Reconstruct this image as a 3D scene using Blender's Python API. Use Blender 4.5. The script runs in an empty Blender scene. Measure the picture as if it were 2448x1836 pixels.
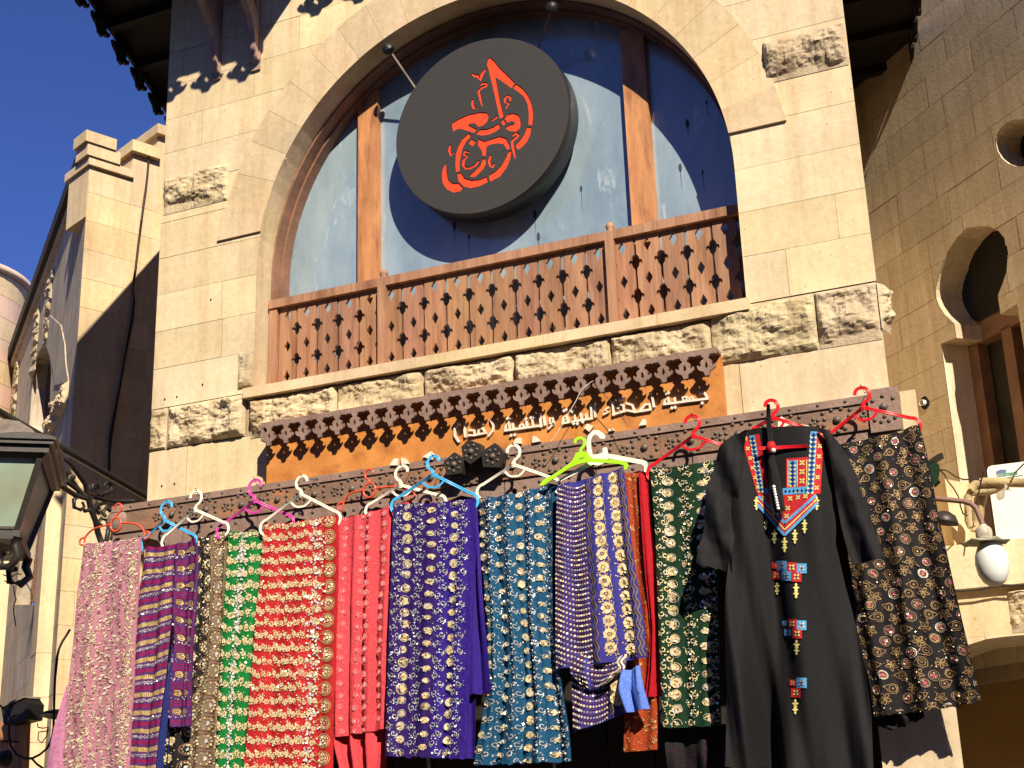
import bpy, bmesh, math, random
from mathutils import Vector, Matrix, noise
random.seed(7)
sc = bpy.context.scene
COL = sc.collection
V = Vector
# ------------------------------------------------------------------ camera
FP = 3300.0                       # focal length in photo pixels (2448 wide)
Zc = V((-344, -10258, FP)).normalized()
Xc = -V((-7970, 1329, FP)); Xc = (Xc - Zc * Xc.dot(Zc)).normalized()
Yc = Zc.cross(Xc)
def c2w(v): return V((Xc.dot(v), Yc.dot(v), Zc.dot(v)))
fw = c2w(V((0, 0, 1)))
CAM = V((-fw.x * 6.3, -fw.y * 6.3, 1.6))
cd = bpy.data.cameras.new("camera"); cam = bpy.data.objects.new("camera", cd); COL.objects.link(cam)
r_ = c2w(V((1, 0, 0))); u_ = c2w(V((0, -1, 0))); b_ = c2w(V((0, 0, -1)))
cam.matrix_world = Matrix(((r_.x, u_.x, b_.x, CAM.x), (r_.y, u_.y, b_.y, CAM.y), (r_.z, u_.z, b_.z, CAM.z), (0, 0, 0, 1)))
cd.sensor_width = 36; cd.lens = 36 * FP / 2448; cd.clip_end = 3000; cd.clip_start = 0.05
sc.camera = cam
# ------------------------------------------------------------------ world, sun, exposure
SUN = V((0.80, -1.0, 0.965)).normalized()
el = math.asin(SUN.z); az = math.atan2(SUN.x, SUN.y)
w = bpy.data.worlds.new("World"); sc.world = w; w.use_nodes = True
nt = w.node_tree; bg = nt.nodes["Background"]
sk = nt.nodes.new("ShaderNodeTexSky"); sk.sky_type = 'NISHITA'; sk.sun_disc = False
sk.sun_elevation = el; sk.sun_rotation = az; sk.air_density = 1.0; sk.dust_density = 0.0; sk.ozone_density = 8.0
sk.altitude = 3000
hs_ = nt.nodes.new("ShaderNodeMix"); hs_.data_type = 'RGBA'; hs_.blend_type = 'MULTIPLY'; hs_.inputs[0].default_value = 1; hs_.inputs[7].default_value = (1.0, 1.0, 1.45, 1)
nt.links.new(sk.outputs[0], hs_.inputs[6]); nt.links.new(hs_.outputs[2], bg.inputs[0]); bg.inputs[1].default_value = 0.056
sl = bpy.data.lights.new("sun", 'SUN'); sl.energy = 5.0; sl.angle = math.radians(0.5); sl.color = (1.0, 0.90, 0.74)
so = bpy.data.objects.new("sun", sl); COL.objects.link(so)
so.rotation_euler = SUN.to_track_quat('Z', 'Y').to_euler(); so.location = (4, -6, 8)
sc.view_settings.view_transform = 'Standard'; sc.view_settings.look = 'None'
sc.view_settings.exposure = 0.80; sc.view_settings.gamma = 1.0

# ------------------------------------------------------------------ measuring helpers (photo point -> place on a real plane)
def ray(px, py): return c2w(V((px - 1224, py - 918, FP)))
def atY(px, py, y=0.0):
    d = ray(px, py); return CAM + d * ((y - CAM.y) / d.y)
def atX(px, py, x):
    d = ray(px, py); return CAM + d * ((x - CAM.x) / d.x)
def atZ(px, py, z):
    d = ray(px, py); return CAM + d * ((z - CAM.z) / d.z)
REG = dict(A1=(0, 0, 2.711), A2=(816, 0, 2.711), A3=(1632, 0, 2.711), B1=(0, 612, 2.711), B2=(816, 612, 2.711), B3=(1632, 612, 2.711),
           C1=(0, 1224, 2.711), C2=(816, 1224, 2.711), C3=(1632, 1224, 2.711), H1=(250, 1050, 4.424), H2=(750, 1050, 4.424),
           H3=(1250, 900, 4.424), K=(1050, 100, 4.147), T=(1150, 750, 3.687), T2=(1240, 840, 4.608), S=(600, 800, 3.687),
           R=(2000, 0, 2.7656), L=(0, 250, 2.7643), E=(0, 900, 2.7643), Z3=(180, 0, 4.424), W4=(2100, 500, 4.147), W5=(2150, 1000, 3.688),
           W6=(0, 1450, 4.297), W7=(2180, 1180, 2.53), D=(0, 0, 0.9036), N=(1650, 950, 3.686), F2=(0, 900, 3.318), P=(0, 0, 1.0))
def q(r, x, y):
    a = REG[r]; return (a[0] + x / a[2], a[1] + y / a[2])
def G(r, x, y, yy=0.0): return atY(*q(r, x, y), yy)
def GL(r, pts, yy=0.0): return [G(r, x, y, yy) for x, y in pts]

class Wall:                                # a vertical plane through (x,y) in direction (dx,dy)
    def __init__(s, x, y, deg):
        s.o = V((x, y, 0)); a = math.radians(deg); s.d = V((math.cos(a), math.sin(a), 0)); s.n = V((s.d.y, -s.d.x, 0))
        if s.n.dot(CAM - s.o) < 0: s.n = -s.n
    def uz(s, px, py):
        d = ray(px, py); p = CAM + d * ((s.o - CAM).dot(s.n) / d.dot(s.n)); return ((p - s.o).dot(s.d), p.z)
    def P(s, u, z, off=0.0):
        p = s.o + s.d * u + s.n * off; return V((p.x, p.y, z))
FAC = Wall(0, 0, 0)

# ------------------------------------------------------------------ materials
MATS = {}
def newmat(name):
    m = bpy.data.materials.new(name); m.use_nodes = True; MATS[name] = m
    return m, m.node_tree, m.node_tree.nodes["Principled BSDF"]
def mat(name, c1, c2=None, scale=8, rough=0.6, metal=0.0, bump=0.0, bscale=None, stretch=None, detail=5, spec=0.4, sheen=0, trans=0, tint=False, c3=None, s3=1.5):
    if name in MATS: return MATS[name]
    m, t, b = newmat(name); N = t.nodes; L = t.links
    tc = N.new("ShaderNodeTexCoord"); mp = N.new("ShaderNodeMapping"); L.new(tc.outputs['Object'], mp.inputs[0])
    if stretch: mp.inputs['Scale'].default_value = stretch
    nz = N.new("ShaderNodeTexNoise"); nz.inputs['Scale'].default_value = scale; nz.inputs['Detail'].default_value = detail
    nz.inputs['Roughness'].default_value = 0.62
    L.new(mp.outputs[0], nz.inputs[0])
    rp = N.new("ShaderNodeValToRGB"); rp.color_ramp.elements[0].position = 0.32; rp.color_ramp.elements[1].position = 0.68
    rp.color_ramp.elements[0].color = (*(c2 or c1), 1); rp.color_ramp.elements[1].color = (*c1, 1)
    L.new(nz.outputs[0], rp.inputs[0]); out = rp.outputs[0]
    if c3:
        n3 = N.new("ShaderNodeTexNoise"); n3.inputs['Scale'].default_value = s3; n3.inputs['Detail'].default_value = 6
        L.new(mp.outputs[0], n3.inputs[0]); r3 = N.new("ShaderNodeValToRGB")
        r3.color_ramp.elements[0].position = 0.5; r3.color_ramp.elements[1].position = 0.72
        L.new(n3.outputs[0], r3.inputs[0]); mx = N.new("ShaderNodeMix"); mx.data_type = 'RGBA'
        L.new(r3.outputs[0], mx.inputs[0]); L.new(out, mx.inputs[6]); mx.inputs[7].default_value = (*c3, 1); out = mx.outputs[2]
    if tint:
        at = N.new("ShaderNodeAttribute"); at.attribute_name = "tint"; mx = N.new("ShaderNodeMix"); mx.data_type = 'RGBA'; mx.blend_type = 'MULTIPLY'
        mx.inputs[0].default_value = 1; L.new(out, mx.inputs[6]); L.new(at.outputs[0], mx.inputs[7]); out = mx.outputs[2]
    L.new(out, b.inputs['Base Color'])
    b.inputs['Roughness'].default_value = rough; b.inputs['Metallic'].default_value = metal; b.inputs['Specular IOR Level'].default_value = spec
    if sheen: b.inputs['Sheen Weight'].default_value = sheen
    if bump:
        nb = N.new("ShaderNodeTexNoise"); nb.inputs['Scale'].default_value = bscale or scale * 6; nb.inputs['Detail'].default_value = 6
        L.new(mp.outputs[0], nb.inputs[0]); bp = N.new("ShaderNodeBump"); bp.inputs['Strength'].default_value = bump; bp.inputs['Distance'].default_value = 0.01
        L.new(nb.outputs[0], bp.inputs['Height']); L.new(bp.outputs[0], b.inputs['Normal'])
    return m
def stone(name, base, dirt=(0.30, 0.23, 0.15), rough_amt=0.35, pits=True, streak=0.35):
    """ashlar: block tint x large blotches x fine grain, rain streaks, small pits"""
    m, t, b = newmat(name); N = t.nodes; L = t.links
    g = N.new("ShaderNodeNewGeometry"); mp = N.new("ShaderNodeMapping"); L.new(g.outputs['Position'], mp.inputs[0])
    def nz(s, d=6, v=None, rgh=0.6):
        n = N.new("ShaderNodeTexNoise"); n.inputs['Scale'].default_value = s; n.inputs['Detail'].default_value = d; n.inputs['Roughness'].default_value = rgh
        if v:
            mm = N.new("ShaderNodeMapping"); mm.inputs['Scale'].default_value = v; L.new(g.outputs['Position'], mm.inputs[0]); L.new(mm.outputs[0], n.inputs[0])
        else: L.new(mp.outputs[0], n.inputs[0])
        return n
    def ramp(src, p0, c0, p1, c1):
        r = N.new("ShaderNodeValToRGB"); e = r.color_ramp.elements; e[0].position = p0; e[0].color = (*c0, 1); e[1].position = p1; e[1].color = (*c1, 1)
        L.new(src, r.inputs[0]); return r.outputs[0]
    def mul(a, bb, f=1.0):
        x = N.new("ShaderNodeMix"); x.data_type = 'RGBA'; x.blend_type = 'MULTIPLY'; x.inputs[0].default_value = f
        L.new(a, x.inputs[6]); L.new(bb, x.inputs[7]); return x.outputs[2]
    c = ramp(nz(2.3).outputs[0], 0.35, tuple(v * 0.86 for v in base), 0.65, tuple(min(1, v * 1.08) for v in base))
    at = N.new("ShaderNodeAttribute"); at.attribute_name = "tint"; c = mul(c, at.outputs[0])
    c = mul(c, ramp(nz(28, 8, None, 0.7).outputs[0], 0.3, (0.86, 0.84, 0.80), 0.6, (1, 1, 1)))
    c = mul(c, ramp(nz(1.6, 8, (7, 7, 0.55), 0.7).outputs[0], 0.36, dirt_mul(dirt), 0.56, (1, 1, 1)), streak)
    if pits:
        vo = N.new("ShaderNodeTexVoronoi"); vo.inputs['Scale'].default_value = 16; vo.inputs['Randomness'].default_value = 1; L.new(mp.outputs[0], vo.inputs[0])
        c = mul(c, ramp(vo.outputs['Distance'], 0.035, (0.35, 0.27, 0.18), 0.075, (1, 1, 1)), 0.75)
        c = mul(c, ramp(nz(70, 3).outputs[0], 0.27, (0.5, 0.4, 0.3), 0.33, (1, 1, 1)), 0.8)
    L.new(c, b.inputs['Base Color']); b.inputs['Roughness'].default_value = 0.88; b.inputs['Specular IOR Level'].default_value = 0.2
    bp = N.new("ShaderNodeBump"); bp.inputs['Strength'].default_value = rough_amt; bp.inputs['Distance'].default_value = 0.006
    L.new(nz(45, 8, None, 0.7).outputs[0], bp.inputs['Height']); L.new(bp.outputs[0], b.inputs['Normal'])
    return m
def dirt_mul(d): return tuple(min(1, v * 2.1) for v in d)
M = MATS
stone("ashlar", (0.68, 0.555, 0.36), streak=.35); stone("ashlar_ring", (0.62, 0.485, 0.315)); stone("ashlar_right", (0.62, 0.51, 0.36), streak=0.4)
stone("ashlar_left", (0.66, 0.51, 0.32)); stone("rough_stone", (0.58, 0.47, 0.31), dirt=(0.22, 0.18, 0.13), rough_amt=1.0, streak=0.6)
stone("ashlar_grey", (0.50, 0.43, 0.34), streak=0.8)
stone("pink_stone", (0.66, 0.46, 0.36), streak=0.2)
mat("mortar", (0.36, 0.27, 0.17), (0.24, 0.17, 0.10), scale=12, rough=0.95)
mat("wood_rail", (0.41, 0.215, 0.118), (0.25, 0.12, 0.065), tint=True, scale=7, stretch=(3, 3, .35), rough=0.6, bump=.3, bscale=30, c3=(0.20, 0.085, 0.04), s3=6)
mat("wood_grey", (0.27, 0.175, 0.135), (0.17, 0.105, 0.075), scale=8, stretch=(1, 1, 1), rough=0.75, bump=.4, bscale=60)
mat("wood_orange", (0.58, 0.235, 0.055), (0.42, 0.155, 0.034), scale=4, stretch=(1.3, 1, 1.5), rough=0.5, bump=.2, bscale=40, c3=(0.36, 0.13, 0.03), s3=9)
mat("wood_mull", (0.55, 0.25, 0.10), (0.36, 0.15, 0.06), scale=6, stretch=(2.5, 2.5, .5), rough=0.5, bump=.2, c3=(0.22, 0.09, 0.04), s3=9)
mat("wood_frame", (0.26, 0.13, 0.075), (0.15, 0.075, 0.045), scale=6, rough=0.6, bump=.3)
mat("wood_beam", (0.25, 0.145, 0.09), (0.15, 0.09, 0.06), scale=5, stretch=(1, 1, 3), rough=0.65, bump=.4, bscale=50, c3=(0.36, 0.14, 0.055), s3=3.5)
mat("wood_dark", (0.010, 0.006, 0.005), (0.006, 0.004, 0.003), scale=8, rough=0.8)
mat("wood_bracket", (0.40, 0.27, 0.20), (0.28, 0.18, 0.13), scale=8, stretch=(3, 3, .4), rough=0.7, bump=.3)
mat("stud_metal", (0.15, 0.115, 0.085), (0.09, 0.07, 0.055), scale=30, rough=0.55, metal=.3)
mat("iron", (0.040, 0.033, 0.026), (0.026, 0.021, 0.017), scale=30, rough=0.45, metal=.2, bump=.08)
mat("iron_dusty", (0.22, 0.18, 0.14), (0.09, 0.07, 0.055), scale=9, rough=0.8, bump=.3)
mat("black", (0.012, 0.010, 0.009), rough=0.5)
mat("void", (0.006, 0.005, 0.004), rough=0.9)
mat("disc_grey", (0.046, 0.041, 0.033), (0.038, 0.034, 0.028), scale=60, rough=0.42, spec=.5)
mat("disc_rim", (0.022, 0.020, 0.019), rough=0.45)
mat("letter_red", (0.92, 0.062, 0.014), rough=0.45)
mat("letter_white", (0.74, 0.66, 0.52), (0.60, 0.52, 0.40), scale=20, rough=0.5)
mat("cable", (0.035, 0.022, 0.015), rough=0.7)
mat("ochre", (0.40, 0.24, 0.07), (0.30, 0.17, 0.05), scale=3, rough=0.9, bump=.3)
mat("white_plastic", (0.80, 0.77, 0.66), rough=0.35); mat("ac_white", (0.80, 0.76, 0.66), (0.74, 0.68, 0.56), scale=3, rough=0.4)
mat("bulb_white", (0.68, 0.68, 0.64), rough=0.3, spec=.6)
mat("ceramic", (0.55, 0.52, 0.40), (0.25, 0.2, 0.14), scale=25, rough=0.5)
mat("logo_blue", (0.16, 0.20, 0.42), rough=.5); mat("logo_green", (0.15, 0.35, 0.25), rough=.5)
for n_, c_ in dict(red_orange=(0.62, 0.075, 0.03), blue=(0.07, 0.42, 0.74), magenta=(0.66, 0.06, 0.36), lime=(0.36, 0.72, 0.02), red=(0.68, 0.012, 0.02), cream=(0.80, 0.76, 0.60)).items():
    mat("plastic_" + n_, c_, rough=0.3, spec=.5)
def glassmat():
    m, t, b = newmat("dusty_glass"); N = t.nodes; L = t.links
    tc = N.new("ShaderNodeTexCoord"); mp = N.new("ShaderNodeMapping"); mp.inputs['Scale'].default_value = (2.2, 2.2, .9); L.new(tc.outputs['Object'], mp.inputs[0])
    n1 = N.new("ShaderNodeTexNoise"); n1.inputs['Scale'].default_value = 1.1; n1.inputs['Detail'].default_value = 8; n1.inputs['Roughness'].default_value = .68; L.new(mp.outputs[0], n1.inputs[0])
    r = N.new("ShaderNodeValToRGB"); e = r.color_ramp.elements; e[0].position = .34; e[0].color = (0.15, 0.215, 0.265, 1); e[1].position = .60; e[1].color = (0.27, 0.345, 0.385, 1)
    L.new(n1.outputs[0], r.inputs[0])
    m2 = N.new("ShaderNodeMapping"); m2.inputs['Scale'].default_value = (5, 5, 1.2); L.new(tc.outputs['Object'], m2.inputs[0])
    n2 = N.new("ShaderNodeTexNoise"); n2.inputs['Scale'].default_value = 1.6; n2.inputs['Detail'].default_value = 9; n2.inputs['Roughness'].default_value = .72; n2.inputs['Distortion'].default_value = .6; L.new(m2.outputs[0], n2.inputs[0])
    r2 = N.new("ShaderNodeValToRGB"); e = r2.color_ramp.elements; e[0].position = .585; e[1].position = .70
    L.new(n2.outputs[0], r2.inputs[0]); mx = N.new("ShaderNodeMix"); mx.data_type = 'RGBA'
    L.new(r2.outputs[0], mx.inputs[0]); L.new(r.outputs[0], mx.inputs[6]); mx.inputs[7].default_value = (0.52, 0.58, 0.59, 1)
    L.new(mx.outputs[2], b.inputs['Base Color']); b.inputs['Roughness'].default_value = .30; b.inputs['Specular IOR Level'].default_value = .5; b.inputs['Coat Weight'].default_value = 1.0; b.inputs['Coat IOR'].default_value = 1.75; b.inputs['Coat Roughness'].default_value = .12
    bp = N.new("ShaderNodeBump"); bp.inputs['Strength'].default_value = .12; L.new(n1.outputs[0], bp.inputs['Height']); L.new(bp.outputs[0], b.inputs['Normal'])
glassmat()
mat("lantern_glass", (0.30, 0.38, 0.31), (0.24, 0.30, 0.22), scale=4, rough=0.25, c3=(0.22, 0.19, 0.10), s3=2.5, spec=.6)
mat("dark_glass", (0.02, 0.022, 0.02), (0.05, 0.045, 0.03), scale=2, rough=.12, spec=.6)
mat("stain", (0.04, 0.05, 0.06), rough=.6)
# fabrics
def fab(n, c, c2=None, **k): return mat("fab_" + n, c, c2 or tuple(v * .62 for v in c), spec=.18, scale=k.pop('scale', 90), rough=k.pop('rough', .75), bump=k.pop('bump', .25), bscale=240, **k)
fab("pink", (0.46, 0.185, 0.245)); fab("pinkplain", (0.52, 0.20, 0.34)); fab("purple", (0.075, 0.02, 0.11)); fab("magenta", (0.20, 0.006, 0.07)); fab("navy", (0.012, 0.022, 0.14))
fab("black", (0.012, 0.010, 0.011)); fab("lacegold", (0.30, 0.20, 0.09), (0.17, 0.10, 0.045), rough=.45, metal=.2); fab("cream", (0.72, 0.60, 0.46)); fab("dress", (0.010, 0.009, 0.0095), (0.007, 0.0062, 0.0066)); fab("green", (0.003, 0.165, 0.028)); fab("greendark", (0.005, 0.030, 0.011))
fab("red", (0.46, 0.016, 0.018)); fab("coral", (0.58, 0.060, 0.072), (0.44, 0.035, 0.045)); fab("violet", (0.028, 0.008, 0.115)); fab("violetplain", (0.026, 0.008, 0.19)); fab("teal", (0.006, 0.025, 0.065)); fab("tealplain", (0.007, 0.07, 0.15))
fab("lilac", (0.04, 0.035, 0.24)); fab("sky", (0.12, 0.22, 0.68)); fab("rust", (0.36, 0.05, 0.012)); fab("scarlet", (0.42, 0.006, 0.014)); fab("taupe", (0.20, 0.14, 0.09))
fab("goldthread", (0.62, 0.44, 0.16), (0.42, 0.27, 0.08), rough=.4, metal=.2); fab("palegold", (0.80, 0.66, 0.40), (0.60, 0.44, 0.20), rough=.4, metal=.15)
fab("brownthread", (0.16, 0.075, 0.045)); fab("embred", (0.52, 0.018, 0.022)); fab("embblue", (0.10, 0.34, 0.62)); fab("embyellow", (0.74, 0.66, 0.22)); fab("silver", (0.62, 0.60, 0.56), rough=.35, metal=.4)
fab("pink_light", (0.78, 0.20, 0.19)); fab("white", (0.85, 0.82, 0.72), rough=.4); fab("ring_pink", (0.45, 0.10, 0.14), rough=.4)
mat("sequin", (0.98, 0.84, 0.55), rough=.25, metal=.55); mat("sequin_silver", (0.93, 0.90, 0.84), rough=.22, metal=.5); mat("sequin_pink", (0.9, 0.35, 0.45), rough=.25, metal=.8)

# ------------------------------------------------------------------ mesh builder
class MB:
    def __init__(s): s.v = []; s.f = []; s.m = []; s.t = []; s.mats = []; s.sm = []
    def mi(s, m):
        m = M[m] if isinstance(m, str) else m
        if m not in s.mats: s.mats.append(m)
        return s.mats.index(m)
    def face(s, pts, m, tint=None, smooth=False):
        b = len(s.v); s.v += [V(p) for p in pts]; s.f.append(tuple(range(b, b + len(pts)))); s.m.append(s.mi(m)); s.t.append(tint or (1, 1, 1)); s.sm.append(smooth)
    def add(s, verts, faces, m, tint=None, smooth=False):
        b = len(s.v); s.v += [V(p) for p in verts]; k = s.mi(m)
        for f in faces: s.f.append(tuple(i + b for i in f)); s.m.append(k); s.t.append(tint or (1, 1, 1)); s.sm.append(smooth)
    def box(s, a, b, m, tint=None, rot=None, c=None):
        x0, y0, z0 = a; x1, y1, z1 = b
        p = [V((x, y, z)) for x in (x0, x1) for y in (y0, y1) for z in (z0, z1)]
        if rot: p = [rot @ (v - V(c)) + V(c) for v in p]
        s.add(p, [(0, 1, 3, 2), (4, 6, 7, 5), (0, 4, 5, 1), (2, 3, 7, 6), (0, 2, 6, 4), (1, 5, 7, 3)], m, tint)
    def prism(s, pts, off, m, tint=None, caps=True):    # closed outline pts extruded by vector off
        n = len(pts); p = [V(a) for a in pts] + [V(a) + off for a in pts]
        fs = [(i, (i + 1) % n, n + (i + 1) % n, n + i) for i in range(n)]
        if caps: fs += [tuple(range(n)), tuple(range(2 * n - 1, n - 1, -1))]
        s.add(p, fs, m, tint)
    def tube(s, pts, r, m, n=8, smooth=True, taper=None, closed=False):
        pts = [V(p) for p in pts]; vs = []; fs = []; k = len(pts)
        for i, p in enumerate(pts):
            if closed: d = pts[(i + 1) % k] - pts[i - 1]
            else: d = pts[min(i + 1, k - 1)] - pts[max(i - 1, 0)]
            d.normalize(); a = d.cross(V((0, 1, 0)))
            if a.length < .1: a = d.cross(V((1, 0, 0)))
            a.normalize(); b = d.cross(a); rr = r if not taper else r + (taper - r) * i / max(1, k - 1)
            for j in range(n):
                t = 2 * math.pi * j / n; vs.append(p + (a * math.cos(t) + b * math.sin(t)) * rr)
        for i in range(k if closed else k - 1):
            for j in range(n): fs.append((i * n + j, i * n + (j + 1) % n, ((i + 1) % k) * n + (j + 1) % n, ((i + 1) % k) * n + j))
        if not closed: fs += [tuple(range(n)), tuple(range(k * n - 1, k * n - n - 1, -1))]
        s.add(vs, fs, m, smooth=smooth)
    def dome(s, c, r, nrm, m, h=1.0, n=8, rings=3):
        nrm = V(nrm).normalized(); a = nrm.cross(V((0, 0, 1)));
        if a.length < .1: a = nrm.cross(V((1, 0, 0)))
        a.normalize(); b = nrm.cross(a); vs = []; fs = []
        for i in range(rings):
            ph = i * math.pi / 2 / rings
            for j in range(n):
                t = 2 * math.pi * j / n; vs.append(V(c) + (a * math.cos(t) + b * math.sin(t)) * r * math.cos(ph) + nrm * r * h * math.sin(ph))
        vs.append(V(c) + nrm * r * h)
        for i in range(rings - 1):
            for j in range(n): fs.append((i * n + j, i * n + (j + 1) % n, (i + 1) * n + (j + 1) % n, (i + 1) * n + j))
        for j in range(n): fs.append(((rings - 1) * n + j, (rings - 1) * n + (j + 1) % n, rings * n))
        s.add(vs, fs, m, smooth=True)
    def lathe(s, c, prof, m, n=20, axis=V((0, 0, 1)), smooth=True):
        axis = V(axis).normalized(); a = axis.cross(V((0, 1, 0)))
        if a.length < .1: a = axis.cross(V((1, 0, 0)))
        a.normalize(); b = axis.cross(a); vs = []; fs = []
        for r, h in prof:
            for j in range(n):
                t = 2 * math.pi * j / n; vs.append(V(c) + (a * math.cos(t) + b * math.sin(t)) * r + axis * h)
        for i in range(len(prof) - 1):
            for j in range(n): fs.append((i * n + j, i * n + (j + 1) % n, (i + 1) * n + (j + 1) % n, (i + 1) * n + j))
        s.add(vs, fs, m, smooth=smooth)
    def build(s, name, parent=None, weld=False):
        me = bpy.data.meshes.new(name)
        if parent is not None: o0 = WORLDLOC[parent.name]
        else:
            xs = [v.x for v in s.v]; ys = [v.y for v in s.v]; zs = [v.z for v in s.v]
            o0 = V(((min(xs) + max(xs)) / 2, (min(ys) + max(ys)) / 2, min(zs)))
        me.from_pydata([tuple(v - o0) for v in s.v], [], s.f); me.update()
        for m_ in s.mats: me.materials.append(m_)
        me.polygons.foreach_set('material_index', s.m); me.polygons.foreach_set('use_smooth', s.sm)
        ca = me.color_attributes.new("tint", 'FLOAT_COLOR', 'CORNER'); buf = []
        for p, t in zip(me.polygons, s.t): buf += [t[0], t[1], t[2], 1.0] * p.loop_total
        ca.data.foreach_set('color', buf)
        if weld:
            bm = bmesh.new(); bm.from_mesh(me); bmesh.ops.remove_doubles(bm, verts=bm.verts, dist=1e-5); bmesh.ops.recalc_face_normals(bm, faces=bm.faces); bm.to_mesh(me); bm.free()
        ob = bpy.data.objects.new(name, me); COL.objects.link(ob)
        if parent is not None: ob.parent = parent; WORLDLOC[ob.name] = o0
        else: ob.location = o0; WORLDLOC[ob.name] = o0
        return ob
def smooth(pts, k=3):
    for _ in range(k):
        o = [pts[0]]
        for a, b in zip(pts, pts[1:]): o += [a.lerp(b, .25), a.lerp(b, .75)]
        pts = o + [pts[-1]]
    return pts
WORLDLOC = {}
def tag(o, label=None, cat=None, group=None, kind=None):
    if label: o['label'] = label
    if cat: o['category'] = cat
    if group: o['group'] = group
    if kind: o['kind'] = kind
    return o
def thing(name, loc, label, cat, group=None):
    o = bpy.data.objects.new(name, None); o.empty_display_size = .1; COL.objects.link(o); o.location = loc; WORLDLOC[o.name] = V(loc)
    return tag(o, label, cat, group)
def plate(outline, holes, th, place, m, name=None, parent=None, mb=None, tint=None):
    """flat board with through holes; outline/holes are 2D lists, place(x,y,d) -> world, d = 0..th into the board"""
    cu = bpy.data.curves.new("tmp", 'CURVE'); cu.dimensions = '2D'; cu.fill_mode = 'BOTH'; cu.extrude = 0
    for pl in [outline] + holes:
        sp = cu.splines.new('POLY'); sp.points.add(len(pl) - 1); sp.use_cyclic_u = True
        for i, p in enumerate(pl): sp.points[i].co = (p[0], p[1], 0, 1)
    ob = bpy.data.objects.new("tmp", cu); COL.objects.link(ob); bpy.context.view_layer.update()
    dg = bpy.context.evaluated_depsgraph_get(); me = ob.evaluated_get(dg).to_mesh()
    vs = [(v.co.x, v.co.y) for v in me.vertices]; fs = [tuple(p.vertices) for p in me.polygons]
    ob.evaluated_get(dg).to_mesh_clear(); bpy.data.objects.remove(ob); bpy.data.curves.remove(cu)
    own = mb is None; mb = mb or MB()
    mb.add([place(x, y, 0) for x, y in vs], fs, m, tint); mb.add([place(x, y, th) for x, y in vs], fs, m, tint)
    for pl in [outline] + holes:
        n = len(pl); mb.add([place(x, y, 0) for x, y in pl] + [place(x, y, th) for x, y in pl], [(i, (i + 1) % n, n + (i + 1) % n, n + i) for i in range(n)], m, tint)
    return mb.build(name, parent) if own else mb
uniform_ = random.uniform
def rt(): 
    k = random.uniform(.88, 1.04); return (k, k * random.uniform(.975, 1.01), k * random.uniform(.90, 1.03))

# ------------------------------------------------------------------ coursed stone walls with openings
def intervals(polys, u):
    out = []
    for pl in polys:
        zs = []
        for i in range(len(pl)):
            a, b = pl[i], pl[(i + 1) % len(pl)]
            if (a[0] <= u) != (b[0] <= u): zs.append(a[1] + (b[1] - a[1]) * (u - a[0]) / (b[0] - a[0]))
        zs.sort(); out += [(zs[i], zs[i + 1]) for i in range(0, len(zs) - 1, 2)]
    return out
def cut(z0, z1, iv):
    segs = [(z0, z1)]
    for a, b in iv:
        n = []
        for s0, s1 in segs:
            if b <= s0 or a >= s1: n.append((s0, s1)); continue
            if a > s0: n.append((s0, a))
            if b < s1: n.append((b, s1))
        segs = n
    return [s for s in segs if s[1] - s[0] > 1e-4]
def slab(mb, wall, u0, u1, z0, z1, off, polys, m, tint=None, step=.012):
    us = [u0]; brk = sorted({round(p[0], 5) for pl in polys for p in pl if u0 < p[0] < u1})
    touch = any(min(p[0] for p in pl) < u1 and max(p[0] for p in pl) > u0 and min(p[1] for p in pl) < z1 and max(p[1] for p in pl) > z0 for pl in polys)
    if touch:
        n = max(1, int((u1 - u0) / .02)); g = [u0 + (u1 - u0) * i / n for i in range(n + 1)] + brk; us = sorted(set(g))
    else: us = [u0, u1]
    for a, b in zip(us, us[1:]):
        if b - a < 1e-5: continue
        e = (b - a) * .002; A = cut(z0, z1, intervals(polys, a + e)); B = cut(z0, z1, intervals(polys, b - e))
        if len(A) != len(B): A = B = cut(z0, z1, intervals(polys, (a + b) / 2))
        for (p0, p1), (r0, r1) in zip(A, B):
            mb.face([wall.P(a, p0, off), wall.P(b, r0, off), wall.P(b, r1, off), wall.P(a, p1, off)], m, tint)
def blockwall(mb, wall, u0, u1, rows, polys, m, lo=.32, hi=.62, gap=.0022, skip=None, mortar="mortar", u1f=None, wob=.0012, quoin=None):
    for z0, z1 in zip(rows, rows[1:]):
        b1 = u1f(z0, z1) if u1f else u1
        u = u0; first = True
        while u < b1 - .01:
            L_ = random.uniform(lo, hi); 
            if first: L_ = random.uniform(.1, hi); first = False
            e = min(b1, u + L_)
            if b1 - e < .12: e = b1
            g0 = gap * random.uniform(.5, 1.6); g1 = gap * random.uniform(.4, 1.5)
            if not (skip and skip((u + e) / 2, (z0 + z1) / 2)):
                slab(mb, wall, u + (0 if u == u0 else g0 * .6), e - (0 if e == b1 else g0 * .6), z0 + g1 * .6, z1 - g1 * .6, random.uniform(0, wob), polys, m, rt())
            u = e
def poly_arc(cx, cz, r, a0, a1, n): return [(cx + r * math.cos(math.radians(a0 + (a1 - a0) * i / n)), cz + r * math.sin(math.radians(a0 + (a1 - a0) * i / n))) for i in range(n + 1)]
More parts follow.
